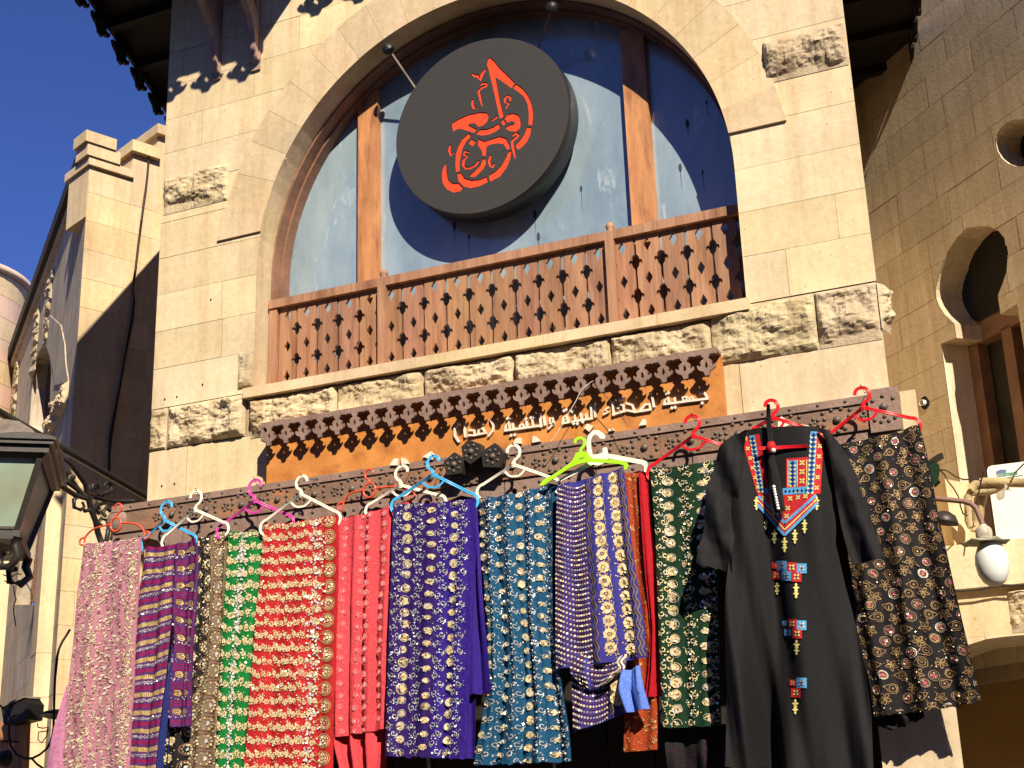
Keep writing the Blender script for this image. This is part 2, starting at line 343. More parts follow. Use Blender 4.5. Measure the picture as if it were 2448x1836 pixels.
def rough_block(mb, wall, u0, u1, z0, z1, depth=.04, seed=0, nu=None, m="rough_stone", border=.008, tint=None, sharp=1.0, bot=None):
    nu = max(10, int((u1 - u0) / .0085)); nz = max(10, int((z1 - z0) / .0085)); vs = []
    for j in range(nz + 1):
        for i in range(nu + 1):
            s = i / nu; t = j / nz; u = u0 + (u1 - u0) * s; z = z0 + (z1 - z0) * t
            e = min(s * (u1 - u0), (1 - s) * (u1 - u0), t * (z1 - z0), (1 - t) * (z1 - z0)); k = min(1, e / .028) ** .6
            p = V((u * 6 + seed * 7.1, z * 9, seed * 3.3))
            n1 = noise.fractal(p, .9, 2.1, 6); n2 = noise.ridged_multi_fractal(p * 1.7, 1.0, 2.0, 4, 1.0, 2.0) if sharp else 0
            n3 = noise.noise(V((u * 42, z * 55, seed))) ; st = math.floor((n1 + .6) * 5) / 5
            h = .50 + .34 * n1 + .38 * st - .07 * n2 + .12 * n3
            c_ = noise.noise(V((u * 3.3 + seed * 5, z * 3.3, 9)));  h += 0
            if t < .34 and c_ > -.05: h -= (0.34 - t) * 4.2 * (c_ + .2)      # broken hollow along the foot
            vs.append(wall.P(u, z, .003 + k * depth * max(.04, h)))
    fs = [(j * (nu + 1) + i, j * (nu + 1) + i + 1, (j + 1) * (nu + 1) + i + 1, (j + 1) * (nu + 1) + i) for j in range(nz) for i in range(nu)]
    mb.add(vs, fs, m, tint or rt())

# ================================================================== SETTING
g = MB(); g.face([(-60, -30, 0), (60, -30, 0), (60, 60, 0), (-60, 60, 0)], mat("paving", (0.12, 0.095, 0.07), (0.08, 0.065, 0.05), scale=2, rough=.9, bump=.3))
o = g.build("ground"); tag(o, kind='structure')

ob0 = MB()  # houses out of view, added to block low sky light and deepen shadows
OPW = Wall(-16, -11.5, 0); rws = [0, .5] + [.5 + .42 * k for k in range(1, 20)]
ob0.box((-16, -14.5, 0), (18, -11.5, 8.4), mat("street_wall", (0.30, 0.23, 0.15), (0.22, 0.17, 0.11), scale=1.5, rough=.9, bump=.4))
for i in range(11):
    for k in range(2): ob0.box((-14.5 + i * 3, -11.52, 1.2 + k * 3.6), (-13.3 + i * 3, -11.45, 3.3 + k * 3.6), "wood_dark")
ob0.box((-16, -11.5, 8.1), (18, -11.3, 8.5), "street_wall")
opp = ob0.build("added_house_row"); tag(opp, "unseen stone house row added across the street to deepen the shadows", "building")
# ---------- the tower
AX, AZ, AR, ARE = -.145, 4.36, 1.258, 1.515
XL, XR = -2.03, 1.662
SILL = 3.722
tower = thing("stone_tower", (0, 1.5, 0), "sunlit pale yellow stone tower with a large arched window and fretwork balcony rail", "building")
opening = [(AX - AR, SILL)] + poly_arc(AX, AZ, AR * 1.0, 180, 0, 60) + [(AX + AR, SILL)]
OP = [opening]
rows = [SILL + .208 * i for i in range(-1, 16)]
rows[0] = 3.485; rows[1] = 3.712
def skipt(u, z):
    if 3.49 < z < 3.71: return True
    return False
mb = MB()
doorL, doorR = -1.72, 1.47
blockwall(mb, FAC, XL, XR, [3.225, 3.485] + rows[1:], OP, "ashlar", skip=skipt, lo=.5, hi=1.0, gap=.0018)
blockwall(mb, FAC, XL, doorL, [0, .3, .6, .9, 1.2, 1.5, 1.75, 2.0, 2.25, 2.5, 2.75, 3.0, 3.225], [], "ashlar", lo=.2)
blockwall(mb, FAC, doorR, XR + .1, [0, .3, .6, .9, 1.2, 1.5, 1.74, 1.98, 2.22, 2.47, 2.72, 2.97, 3.225], [], "ashlar", lo=.15, hi=.4)
o = mb.build("wall", tower)
mb = MB()   # core behind the facing: mortar sheet, sides, back, top
slab(mb, FAC, XL, XR, 3.09, 6.9, -.004, OP, "mortar")
slab(mb, FAC, XL, doorL, 0, 3.0, -.004, [], "mortar"); slab(mb, FAC, doorR, XR + .1, 0, 3.0, -.004, [], "mortar")
def side(x0, y0, x1, y1, z0, z1, m="ashlar"): mb.face([(x0, y0, z0), (x1, y1, z0), (x1, y1, z1), (x0, y0, z1)], m)
side(XL, 0, XL - .33 * 4, 4, 0, 6.9); side(XR, 0, XR - .22 * 4, 4, 0, 6.9); side(XL - 1.32, 4, XR - .88, 4, 0, 6.9)
mb.face([(XL, 0, 6.9), (XR, 0, 6.9), (XR - .88, 4, 6.9), (XL - 1.32, 4, 6.9)], "ashlar")
side(doorL, 0, doorL, .35, 0, 3.0); side(doorR, 0, doorR, .35, 0, 3.0)
o = mb.build("wall_core", tower)
# arch ring of voussoirs, a little proud of the wall
mb = MB(); st = 7.35; a = -3.2 - 0.0
angs = [-6.5 + st * i for i in range(27)]
angs = [a_ for a_ in angs]; lo_a, hi_a = -1.0, 172.0
lo_a = math.degrees(math.asin((4.535 - AZ) / ARE)); 
def ringpt(r, a_, y): return V((AX + r * math.cos(math.radians(a_)), y, AZ + r * math.sin(math.radians(a_))))
n_v = 21; a0 = 13.5; a1 = 164.5
for i in range(n_v):
    b0 = a0 + (a1 - a0) * i / n_v + .03; b1 = a0 + (a1 - a0) * (i + 1) / n_v - .03
    pr = []; fr = -.006 - random.uniform(0, .001)
    inner = [ringpt(AR, b0 + (b1 - b0) * k / 4, fr) for k in range(5)]; outer = [ringpt(ARE, b0 + (b1 - b0) * k / 4, fr) for k in range(5)]
    pts = inner + outer[::-1]; mb.prism(pts, V((0, .012, 0)), "ashlar_ring", rt())
# the two springer stones, straight below down to the ledge lines
for sx, ba, zb in ((1, a0, 4.530), (-1, a1, 4.578)):
    bb = math.degrees(math.asin((zb - AZ) / AR)); be = bb if sx > 0 else 180 - bb
    inn = [ringpt(AR, ba + (be - ba) * k / 6, -.013) for k in range(7)]
    p2 = ringpt(ARE, ba, -.013); pts = [p2] + inn + [V((AX + sx * 1.508, -.013, zb))]
    mb.prism(pts, V((0, .02, 0)), "ashlar_ring", rt())
o = mb.build("arch_ring", tower)
# reveal / intrados
mb = MB(); RD = .125
arcp = [V((AX - AR, 0, SILL))] + [V((AX - AR, 0, SILL + .2))] + [ringpt(AR, 180 - 180 * i / 44, 0) for i in range(45)] + [V((AX + AR, 0, SILL + .2)), V((AX + AR, 0, SILL))]
for i in range(len(arcp) - 1):
    t_ = rt() if i % 2 == 0 else t_
    mb.face([arcp[i] + V((0, -.004, 0)), arcp[i + 1] + V((0, -.004, 0)), arcp[i + 1] + V((0, .3, 0)), arcp[i] + V((0, .3, 0))], "ashlar_ring", t_)
o = mb.build("arch_reveal", tower)
# rusticated blocks
px_j = [361, 409, 601]
def X0(px, py): return atY(px, py).x
rb = [(XL, -1.925), (-1.915, -1.448)]
sd = 3
for u0, u1 in rb:
    mb = MB(); rough_block(mb, FAC, u0 + .002, u1, 3.49, 3.708, .048, sd); mb.build("rough_block", tower); sd += 1
js = [601, 808, 1015, 1231, 1460, 1697, 1947, 2114]
for i in range(len(js) - 1):
    yy = 960 - (js[i] - 601) * .185; yy1 = 960 - (js[i + 1] - 601) * .185
    u0 = X0(js[i], yy); u1 = min(XR, X0(js[i + 1], yy1)); zt = 3.665 if js[i] < 1690 else 3.706
    zb = 3.47 if js[i] < 1600 else 3.455
    mb = MB(); rough_block(mb, FAC, u0 + .002, u1 - .002, zb, zt, .05 if i < 5 else .04, sd); mb.build("rough_block", tower); sd += 1
mb = MB(); rough_block(mb, FAC, -2.015, -1.60, 4.806, 5.02, .042, 31); mb.build("rough_block", tower)
mb = MB(); rough_block(mb, FAC, 1.29, 1.658, 4.732, 4.942, .042, 37); mb.build("rough_block", tower)
# chipped stone sticking out past the right edge
mb = MB(); rough_block(mb, Wall(XR - .002, -.012, 78), 0, .10, 3.50, 3.70, .05, 44); mb.build("rough_block", tower)
mb = MB(); rough_block(mb, FAC, -1.50, -1.405, 3.74, 3.93, .022, 81); mb.build('chipped_patch', tower)
for r_n, x, y in (('B1', 1068, 928), ('B1', 1146, 912), ('B1', 1048, 1490), ('B1', 1130, 1476), ('B1', 1366, 282), ('B1', 1313, 833)):
    p = G(r_n, x, y, -.0035); mb = MB(); mb.face([(p.x + .0055 * math.cos(t), -.0035, p.z + .0065 * math.sin(t)) for t in (0, 1, 2, 3, 4, 5)], 'void'); mb.build('dowel_hole', tower)
# sill of flat slabs
mb = MB(); xs = [-1.44, -1.03, -.47, .18, .72, 1.13]
for a_, b_ in zip(xs, xs[1:]): mb.box((a_ + .001, -.045, 3.672), (b_ - .001, .30, SILL + random.uniform(0, .003)), "ashlar_left", rt())
mb.build("sill", tower)
# dark room behind, door recess
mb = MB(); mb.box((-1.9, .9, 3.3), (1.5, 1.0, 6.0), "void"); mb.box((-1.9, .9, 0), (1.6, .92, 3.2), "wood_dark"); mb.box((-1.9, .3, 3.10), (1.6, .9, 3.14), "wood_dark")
mb.build("backing", tower)
# window: timber frame following the arch, mullions, dusty panes
GY = .262
mb = MB(); FR = AR - .004
def ringstrip(r0, r1, y0, y1, m):
    A = [(-AR_ if False else 0)]
    pts0 = [V((AX - r0, 0, SILL + .03))] + [ringpt(r0, 180 - 3.6 * i, 0) for i in range(51)] + [V((AX + r0, 0, SILL + .03))]
    pts1 = [V((AX - r1, 0, SILL + .03))] + [ringpt(r1, 180 - 3.6 * i, 0) for i in range(51)] + [V((AX + r1, 0, SILL + .03))]
    for i in range(len(pts0) - 1):
        a_, b_, c_, d_ = pts0[i], pts0[i + 1], pts1[i + 1], pts1[i]; Y0 = V((0, y0, 0)); Y1 = V((0, y1, 0))
        mb.face([a_ + Y0, b_ + Y0, c_ + Y0, d_ + Y0], m, smooth=False); mb.face([d_ + Y0, c_ + Y0, c_ + Y1, d_ + Y1], m); mb.face([a_ + Y0, b_ + Y0, b_ + Y1, a_ + Y1], m)
ringstrip(AR - .003, AR - .014, RD, .30, "wood_frame"); ringstrip(AR - .014, AR - .026, RD + .07, .30, "wood_frame")
mb.box((AX - AR + .003, RD, SILL + .003), (AX + AR - .003, .3, SILL + .05), "wood_frame")
win = mb.build("window", tower)
mb = MB(); mb.box((-.940, .222, SILL + .05), (-.822, .30, AZ + math.sqrt(AR ** 2 - .7 ** 2) - .03), "wood_mull"); mb.build("mullion", win)
mb = MB(); mb.box((.548, .222, SILL + .05), (.668, .30, AZ + math.sqrt(AR ** 2 - .76 ** 2) - .02), "wood_mull"); mb.build("mullion", win)
for a_, b_ in ((AX - AR + .02, -.9), (-.86, .6), (.62, AX + AR - .02)):
    mb = MB(); n = 40
    for i in range(n):
        u0 = a_ + (b_ - a_) * i / n; u1 = a_ + (b_ - a_) * (i + 1) / n
        z0 = AZ + math.sqrt(max(.0, AR ** 2 - (u0 - AX) ** 2)); z1 = AZ + math.sqrt(max(.0, AR ** 2 - (u1 - AX) ** 2))
        mb.face([(u0, GY, SILL), (u1, GY, SILL), (u1, GY, z1), (u0, GY, z0)], "dusty_glass")
    # drip marks
    for k in range(9 if b_ - a_ > .5 else 4):
        x = random.uniform(a_ + .15, b_ - .12); z = random.uniform(4.18, 4.62) if random.random() < .7 else random.uniform(4.2, 4.9); r = random.uniform(.006, .013)
        if b_ < -.8 and random.random() < .5: continue
        mb.face([(x + r * .75 * math.cos(t * .628) , GY - .0015, z + r * 1.9 * math.sin(t * .628)) for t in range(10)], "stain")
        mb.face([(x - .0014, GY - .0015, z - r), (x + .0014, GY - .0015, z - r), (x + .001, GY - .0015, z - r - random.uniform(.05, .16)), (x - .001, GY - .0015, z - r - .05)], "stain")
    mb.build("pane", win)
# balcony rail
rail = MB(); RY = .125
p0 = G('P', 604 + 43, 909, RY); 
rx0, rx1 = AX - AR + .012, AX + AR - .014
zb, zt = SILL + .012, 4.228
rail.box((rx0, RY - .034, zt - .045), (rx1, RY + .060, zt), "wood_rail")
railing = rail.build("railing", tower)
mb = MB(); mb.box((rx0, RY - .022, zb), (rx1, RY + .022, zb + .035), "wood_rail"); mb.build("bottom_rail", railing)
mb = MB(); mb.box((rx0, RY - .024, zb), (rx0 + .045, RY + .02, zt - .045), "wood_rail"); mb.build("end_post", railing)
X1 = G('D', 643, 690, RY).x; Xn = G('D', 1540, 530, RY).x; per = (Xn - X1) / 18
def half_fleur(zc, sgn):          # notch cut in a board edge: list of (depth, z) going upward
    k = .0105
    return [(0.0062, zc - .036), (.012, zc - .026), (.0175, zc - .020), (.0165, zc - .013), (.020, zc - .008), (.0215, zc - .002), (.025, zc - .005), (.0265, zc - .013),
            (.031, zc - .012), (.0325, zc - .003), (.031, zc + .006), (.026, zc + .011), (.021, zc + .010), (.0185, zc + .016), (.0165, zc + .024), (.011, zc + .031), (0.0062, zc + .038)]
f1, f2 = zb + .155, zb + .322
def diamond(cx, cz, w, h0, h1): return [(cx - w, cz), (cx, cz - h0), (cx + w, cz), (cx, cz + h1)]
xk = X1 - per * 1.0
edges = [rx0 + .045] + [X1 + per * i for i in range(20)] + [rx1]
for i in range(len(edges) - 1):
    a_, b_ = edges[i], edges[i + 1]; 
    if b_ - a_ < .02: continue
    wv = random.uniform(-.002, .002)
    lft = [(a_ + .0062, zb + .02)]
    if i > 0:
        for zc in (f1, f2): lft += [(a_ + d_, z_) for d_, z_ in half_fleur(zc, 1)]
    lft += [(a_ + .0062, zt - .03)]
    rgt = [(b_ - .0062, zt - .03)]
    if i < len(edges) - 2:
        for zc in (f2, f1): rgt += [(b_ - d_, z_) for d_, z_ in reversed(half_fleur(zc, 1))]
    rgt += [(b_ - .0062, zb + .02)]
    c_ = (a_ + b_) / 2; holes = []
    if b_ - a_ > .085: holes = [diamond(c_, zb + .235, .0185, .036, .032), diamond(c_, zb + .072, .0185, .026, .036), diamond(c_, zb + .402, .0185, .036, .032)]
    plate(lft + rgt, holes, .016, lambda x, y, d: V((x + wv * (y - zb) * 2.2, RY - .008 + wv * 1.2 + d, y)), "wood_rail", "baluster_board", railing, tint=(lambda k: (k, k * uniform_(.93, 1.02), k * uniform_(.88, 1.04)))(uniform_(.78, 1.12)))
for px, py in ((828, 690), (1322, 580)):
    x = G('D', px, py, RY - .02).x; mb = MB(); mb.box((x - .021, RY - .042, zb), (x + .021, RY - .0345 + .02, zt - .046), "wood_rail"); po = mb.build("post", railing)
    mb = MB(); mb.lathe((x, RY - .012, zt), [(0, .048), (.012, .045), (.020, .034), (.022, .022), (.014, .010), (.018, 0)], "wood_rail", n=12); mb.build("finial", po)
# ---------- eave round the top of the tower: soffit, rafters, fretwork fringe, brackets
ZE = 6.42
EF = -.80
eaveA = V((-2.436, EF, 0)); eaveB = V((2.50, EF, 0)); eL = V((-.33, 1, 0)); eR = V((-.222, 1, 0))
mb = MB(); fl = [eaveA, eaveB, eaveB + eR * 4.6, V((XR, 0, 0)) + V((-.22, 1, 0)) * 4, V((XL, 0, 0)) + V((-.33, 1, 0)) * 4, eaveA + eL * 4.6]
EF2 = -.55; eaveB = eaveB + eR * (EF2 - EF)
fl = [V((p.x, p.y, ZE + .06)) for p in [eaveA, V((-.76, EF, 0)), V((-.76, EF2, 0)), eaveB, eaveB + eR * 4.6, eaveA + eL * 4.6]]
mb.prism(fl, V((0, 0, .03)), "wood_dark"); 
for i in range(9):
    y = -.5 + i * .46
    for s_ in (0, 1):
        e_ = (eaveA + eL * (y - EF)) if s_ == 0 else (eaveB + eR * (y - EF2)); xw = XL - .33 * y if s_ == 0 else XR - .22 * y
        mb.box((min(e_.x, xw), y - .03, ZE), (max(e_.x, xw), y + .03, ZE + .058), "wood_dark")
eave = mb.build("eave", tower)
def fringe_unit(cx, w, top, h, hole):      # outline going left to right along the bottom of one pendant
    P_ = [(-.5, -.14), (-.44, -.10), (-.17, -.10), (-.20, -.16), (-.12, -.21), (-.10, -.30), (-.21, -.34), (-.28, -.43), (-.24, -.51), (-.27, -.58), (-.34, -.60), (-.38, -.52), (-.43, -.56), (-.40, -.68), (-.30, -.77), (-.18, -.80), (-.12, -.88), (-.09, -1.0)]
    return [(cx + a_ * w, top + b_ * h) for a_, b_ in P_] + [(cx - a_ * w, top + b_ * h) for a_, b_ in reversed(P_)]
def fringe_hole(cx, w, top, h): return [(cx + a_ * w, top + b_ * h) for a_, b_ in ((0, -.38), (-.07, -.52), (-.08, -.61), (0, -.70), (.08, -.61), (.07, -.52))]
def fringe(x0, x1, n, top, h, place, th, m, name, parent):
    w_ = (x1 - x0) / n; out = [(x0, top)]; hs = []
    for i in range(n): c_ = x0 + w_ * (i + .5); out += fringe_unit(c_, w_, top, h, None)[1 if i else 0:]; hs.append(fringe_hole(c_, w_, top, h))
    out.append((x1, top)); return plate(out, hs, th, place, m, name, parent)
ZT = ZE + .088
def fstrip(p, q_, z0, z1, th=.02):
    mb = MB(); d = (q_ - p).normalized(); nn = V((d.y, -d.x, 0)) * th; mb.prism([V((a.x, a.y, z0)) for a in (p, q_, q_ + nn, p + nn)], V((0, 0, z1 - z0)), "wood_dark"); return mb.build("fascia", eave)
fringe(-.755, 2.44, 12, 6.50, .18, lambda x, y, d: V((x, EF2 - .022 + d, y)), .02, "wood_bracket", "eave_fringe", eave)
fringe(-2.436, -.76, 7, 6.44, .155, lambda x, y, d: V((x, EF - .022 + d, y)), .02, "wood_bracket", "eave_fringe", eave); fstrip(V((-2.436, EF - .002, 0)), V((-.76, EF - .002, 0)), 6.441, 6.52)
lf = eL.normalized(); rf = eR.normalized()
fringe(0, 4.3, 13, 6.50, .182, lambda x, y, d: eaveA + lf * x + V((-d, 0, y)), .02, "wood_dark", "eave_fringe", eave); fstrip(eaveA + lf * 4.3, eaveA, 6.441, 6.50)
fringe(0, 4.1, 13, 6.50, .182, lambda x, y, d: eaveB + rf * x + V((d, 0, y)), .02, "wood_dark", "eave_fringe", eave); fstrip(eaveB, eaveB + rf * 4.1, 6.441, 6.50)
for bx, by in ((519, 188), (614, 166)):
    p = atY(bx, by); x = p.x; z0 = p.z
    prof = [(0, z0), (-.03, z0 + .06), (-.05, z0 + .14), (-.06, z0 + .22), (-.09, z0 + .29), (-.15, z0 + .36), (-.21, z0 + .42), (-.245, z0 + .50), (-.24, z0 + .56), (-.34, z0 + .66), (-.42, z0 + .76), (-.50, ZE + .0), (0, ZE + .0)]
    hole = [(-.035, z0 + .34), (-.15, z0 + .47), (-.20, z0 + .56), (-.12, z0 + .50), (-.05, z0 + .40)]
    hole2 = [(-.03, z0 + .47), (-.09, z0 + .56), (-.03, z0 + .58)]
    br = plate(prof, [hole, hole2], .036, lambda a_, b_, d, x=x: V((x - .018 + d, a_ - .001, b_)), "wood_bracket", "bracket", eave)
    mb = MB(); mb.box((x - .026, -.014, z0 - .01), (x + .026, -.001, ZE + .0), "wood_bracket"); mb.build("bracket_plate", br)

# ---------- fixed door/beam assembly below the sign
BY = -.055
beam = thing("studded_beam", (0, -.03, 2.75), "long carved brown beam with iron studs above the doorway, hangers hooked on it", "beam")
bz1 = 3.212; bz0 = 3.072; bx0, bx1 = -2.20, 1.70
mb = MB()
xs = [bx0 + .02, -1.62, -1.05, -.48, .12, .70, 1.20, bx1]
for a_, b_ in zip(xs, xs[1:]): mb.box((a_ + .001, BY, bz0), (b_ - .001, -.002, bz1 - .03 + random.uniform(-.001, .001)), "wood_beam")
mb.box((bx0, BY - .008, bz1 - .032), (bx1, -.0015, bz1), "wood_grey")
mb.lathe((bx0 + .03, BY + .012, (bz0 + bz1) / 2 - .004), [(0, -.018), (.060, -.016), (.068, 0), (.068, .03)], "wood_grey", n=24, axis=(0, 1, 0))
mb.build("plank", beam)
sm = MB()
x = bx0 + .12
while x < bx1: sm.dome((x, BY - .008, bz1 - .014), .0075, (0, -1, 0), "stud_metal", .8); x += random.uniform(.10, .125)
x = bx0 + .28; k = 0
def rosette(cx, cz, r, n, rad, big=0, y=BY):
    for i in range(n): t = 2 * math.pi * (i + .5) / n; sm.dome((cx + r * math.cos(t), y, cz + r * math.sin(t)), rad, (0, -1, 0), "stud_metal", .8)
    if big: sm.dome((cx, y, cz), big, (0, -1, 0), "stud_metal", .7, n=12)
while x < bx1 - .05:
    k += 1
    if k % 2: rosette(x, 3.128, .017, 5, .0088, .006); x += .09
    else:
        sq = [(-.055, .045), (-.02, .055), (.02, .055), (.055, .045), (-.05, .012), (.05, .012), (-.055, -.02), (.055, -.02), (-.03, -.05), (.0, -.06), (.03, -.05)]
        for a_, b_ in sq: sm.dome((x + a_, BY, 3.128 + b_ * .8), .0095, (0, -1, 0), "stud_metal", .8)
        sm.dome((x, BY, 3.128), .017, (0, -1, 0), "stud_metal", .9, n=14, rings=4); x += .115
sm.build("studs", beam)
# scalloped lower boards under the beam
n = 9; wv = (bx1 - bx0) / n
for i in range(n):
    a_ = bx0 + wv * i; c_ = a_ + wv / 2
    out = [(a_ + .003, bz0 + .005), (a_ + .003, 2.85), (a_ + .045, 2.85), (a_ + .05, 2.895), (a_ + .075, 2.935), (a_ + .105, 2.925), (a_ + .115, 2.965), (a_ + .15, 3.01), (c_, 3.03)]
    out = out + [(2 * c_ - p_[0], p_[1]) for p_ in reversed(out[:-1])]
    pl = plate(out, [poly_arc(a_ + .045, 3.015, .015, 0, 330, 11)], .022, lambda x, y, d: V((x, -.045 + d, y)), "wood_grey", "scalloped_board", beam)
    mb = MB()
    for dx, dz in ((.025, 2.88), (.025, 2.93), (.08, 2.975), (.10, 3.03), (.17, 3.045), (.24, 3.05), (.31, 3.045), (.355, 2.975)): mb.dome((a_ + dx, -.045, dz), .009, (0, -1, 0), "stud_metal", .8)
    mb.build("studs", pl)
mb = MB(); mb.box((bx1 - .12, BY - .012, bz0 - .02), (bx1 + .005, BY - .001, bz1 + .018), "wood_grey")
for dx, dz in ((.02, .11), (.02, .03), (.10, .11), (.10, .03), (.06, .125), (.045, .02), (.075, .02), (.06, .04)): mb.dome((bx1 - .12 + dx, BY - .012, bz0 + dz), .009, (0, -1, 0), "stud_metal", .8)
mb.dome((bx1 - .06, BY - .012, bz0 + .08), .017, (0, -1, 0), "stud_metal", .8, n=12); mb.build("end_plate", beam)
# door leaves and posts in the recess
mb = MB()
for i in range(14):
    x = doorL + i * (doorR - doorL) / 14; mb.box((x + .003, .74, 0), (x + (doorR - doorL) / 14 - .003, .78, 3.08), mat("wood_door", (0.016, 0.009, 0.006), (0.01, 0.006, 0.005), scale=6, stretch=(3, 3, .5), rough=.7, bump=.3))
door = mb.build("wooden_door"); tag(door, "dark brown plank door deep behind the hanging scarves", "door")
# pentagonal bosses
for (r, x, y, rr, ns, rot) in (('H2', 1480, 265, .052, 5, 90), ('H2', 1662, 130, .053, 6, 30), ('H2', 1890, 180, .056, 5, 80)):
    c_ = G(r, x, y, -.13); mb = MB(); pts = [V((c_.x + rr * math.cos(math.radians(rot + 360 / ns * i + (12 if i % 2 else -4))) * (1.08 if i == 2 else 1), -.13, c_.z + rr * 1.08 * math.sin(math.radians(rot + 360 / ns * i)))) for i in range(ns)]
    mb.prism(pts, V((0, .045, 0)), "iron"); bs = mb.build("wooden_boss", beam)
    mb = MB(); mb.dome((c_.x, -.13, c_.z), .014, (0, -1, 0), "stud_metal", .8, n=12)
    for i in range(7): t = 2 * math.pi * i / 7 + .2; mb.dome((c_.x + .031 * math.cos(t), -.13, c_.z + .031 * math.sin(t)), .0072, (0, -1, 0), "stud_metal", .8)
    mb.build("studs", bs)

# ---------- sign board with fretwork fringe and raised letters
SBY = -.06
tl = G('B1', 1690, 1110, SBY); br_ = G('B3', 270, 1010, SBY); bl = G('B1', 1725, 1470, SBY); tr_ = G('B3', 215, 600, SBY)
sign = thing("shop_sign", ((bl.x + br_.x) / 2, -.03, 3.2), "orange wooden sign board with white raised Arabic letters under a carved fringe", "sign")
mb = MB(); sx0, sx1 = bl.x, br_.x
xs = [sx0, sx0 + .78, sx0 + 1.6, sx1]
for a_, b_ in zip(xs, xs[1:]): mb.box((a_ + .0006, SBY, 3.2125), (b_ - .0006, -.0105, 3.49), "wood_orange")
mb.build("board", sign)
mb = MB(); fL, fR = G('B1', 1690, 1110, SBY - .077), G('B3', 215, 600, SBY - .077); ftop = (fL.z + fR.z) / 2; fh = ftop - (G('S', 325, 945, SBY - .077).z + G('S', 1105, 828, SBY - .077).z) / 2
mb.box((fL.x, SBY - .075, ftop + .0005), (fR.x, -.0555, ftop + .015), "wood_grey"); mb.box((fL.x, SBY - .075, ftop - .075), (fL.x + .012, SBY - .001, ftop), "wood_grey"); mb.build("top_cap", sign)
fringe(fL.x, fR.x, 24, ftop, fh, lambda x, y, d: V((x, SBY - .077 + d, y)), .012, "wood_grey", "fretwork_fringe", sign)
def ribbon(mb, pts, wd, y0, th, m):        # pts world XZ points (V) on plane y0; extruded stroke
    pts = [V((p.x, 0, p.z)) for p in pts]; n = len(pts); Lf = []; Rt = []
    for i, p in enumerate(pts):
        d = (pts[min(i + 1, n - 1)] - pts[max(i - 1, 0)]).normalized(); nn = V((-d.z, 0, d.x)); e = V((0, 0, 0))
        if i == 0: e = -d * wd * .4
        if i == n - 1: e = d * wd * .4
        Lf.append(p + nn * wd / 2 + e); Rt.append(p - nn * wd / 2 + e)
    for i in range(n - 1):
        q4 = [Lf[i], Lf[i + 1], Rt[i + 1], Rt[i]]; mb.prism([V((a_.x, y0, a_.z)) for a_ in q4], V((0, th, 0)), m)
lt = MB(); LW = .0095
def flush():
    global lt
    if lt.v: lt.build('lettering', sign)
    lt = MB()
def sw(r, pts, wd=LW, y0=SBY - .013): ribbon(lt, GL(r, pts, SBY - .013), wd, y0 - random.uniform(0, .0016), .012, "letter_white")
def dot(r, x, y, s_=.0085):
    c_ = G(r, x, y, SBY - .013); lt.prism([V((c_.x + s_, SBY - .0135, c_.z)), V((c_.x, SBY - .0135, c_.z + s_)), V((c_.x - s_, SBY - .0135, c_.z)), V((c_.x, SBY - .0135, c_.z - s_))], V((0, .0125, 0)), "letter_white")
for pts in ([(1995, 455), (2045, 455), (2078, 512)], [(2078, 520), (1600, 582)], [(1930, 530), (1905, 500), (1882, 515), (1888, 538)], [(1840, 545), (1855, 500), (1800, 505), (1818, 545)], [(1722, 560), (1718, 515)],
            [(1604, 580), (1610, 540), (1640, 507), (1655, 570)], [(1487, 605), (1470, 500)], [(1340, 642), (1392, 585), (1438, 578), (1450, 640)], [(1450, 640), (1278, 668)], [(1190, 572), (1250, 590), (1278, 665)], [(1278, 665), (1195, 650)],
            [(1092, 622), (1108, 585), (1150, 592), (1160, 655)], [(1160, 660), (1038, 695)], [(1046, 700), (1034, 560)], [(985, 618), (950, 642), (988, 668), (938, 690)], [(842, 718), (830, 585)], [(802, 738), (793, 590)], [(802, 738), (480, 792)],
            [(745, 742), (740, 690)], [(690, 750), (684, 690)], [(620, 760), (614, 705)], [(600, 638), (568, 652), (590, 668)], [(484, 788), (490, 735), (520, 702), (545, 772)], [(382, 800), (342, 790), (345, 735), (374, 732), (382, 800), (330, 848)],
            [(287, 808), (275, 715)], [(243, 828), (231, 690)]): sw('T2', pts)
for x, y in ((2022, 568), (1688, 622), (1724, 616), (1622, 462), (1648, 456), (1448, 462), (1108, 532), (1142, 522), (706, 776), (604, 795), (646, 795), (498, 652), (522, 642)): dot('T2', x, y)
flush()
for pts in ([(532, 985), (210, 1030)], [(456, 985), (450, 938)], [(402, 995), (398, 952)], [(382, 1008), (365, 972), (342, 985), (346, 1014)], [(282, 1015), (278, 970)], [(214, 1030), (218, 990), (240, 952), (253, 1015)], [(85, 938), (108, 985), (100, 1035), (68, 1075)]): sw('T', pts)
for x, y in ((264, 1072), (297, 1066), (232, 922), (256, 916), (438, 916), (464, 910), (396, 926)): dot('T', x, y)
flush()
for pts in ([(1825, 778), (1793, 830), (1794, 890), (1828, 942)], [(1885, 897), (1877, 790)], [(1925, 842), (1968, 845), (1966, 888), (1918, 886)], [(1966, 886), (2066, 866)], [(2002, 876), (2006, 835), (2040, 822), (2062, 862)]): sw('S', pts)
dot('S', 2038, 786)
flush()
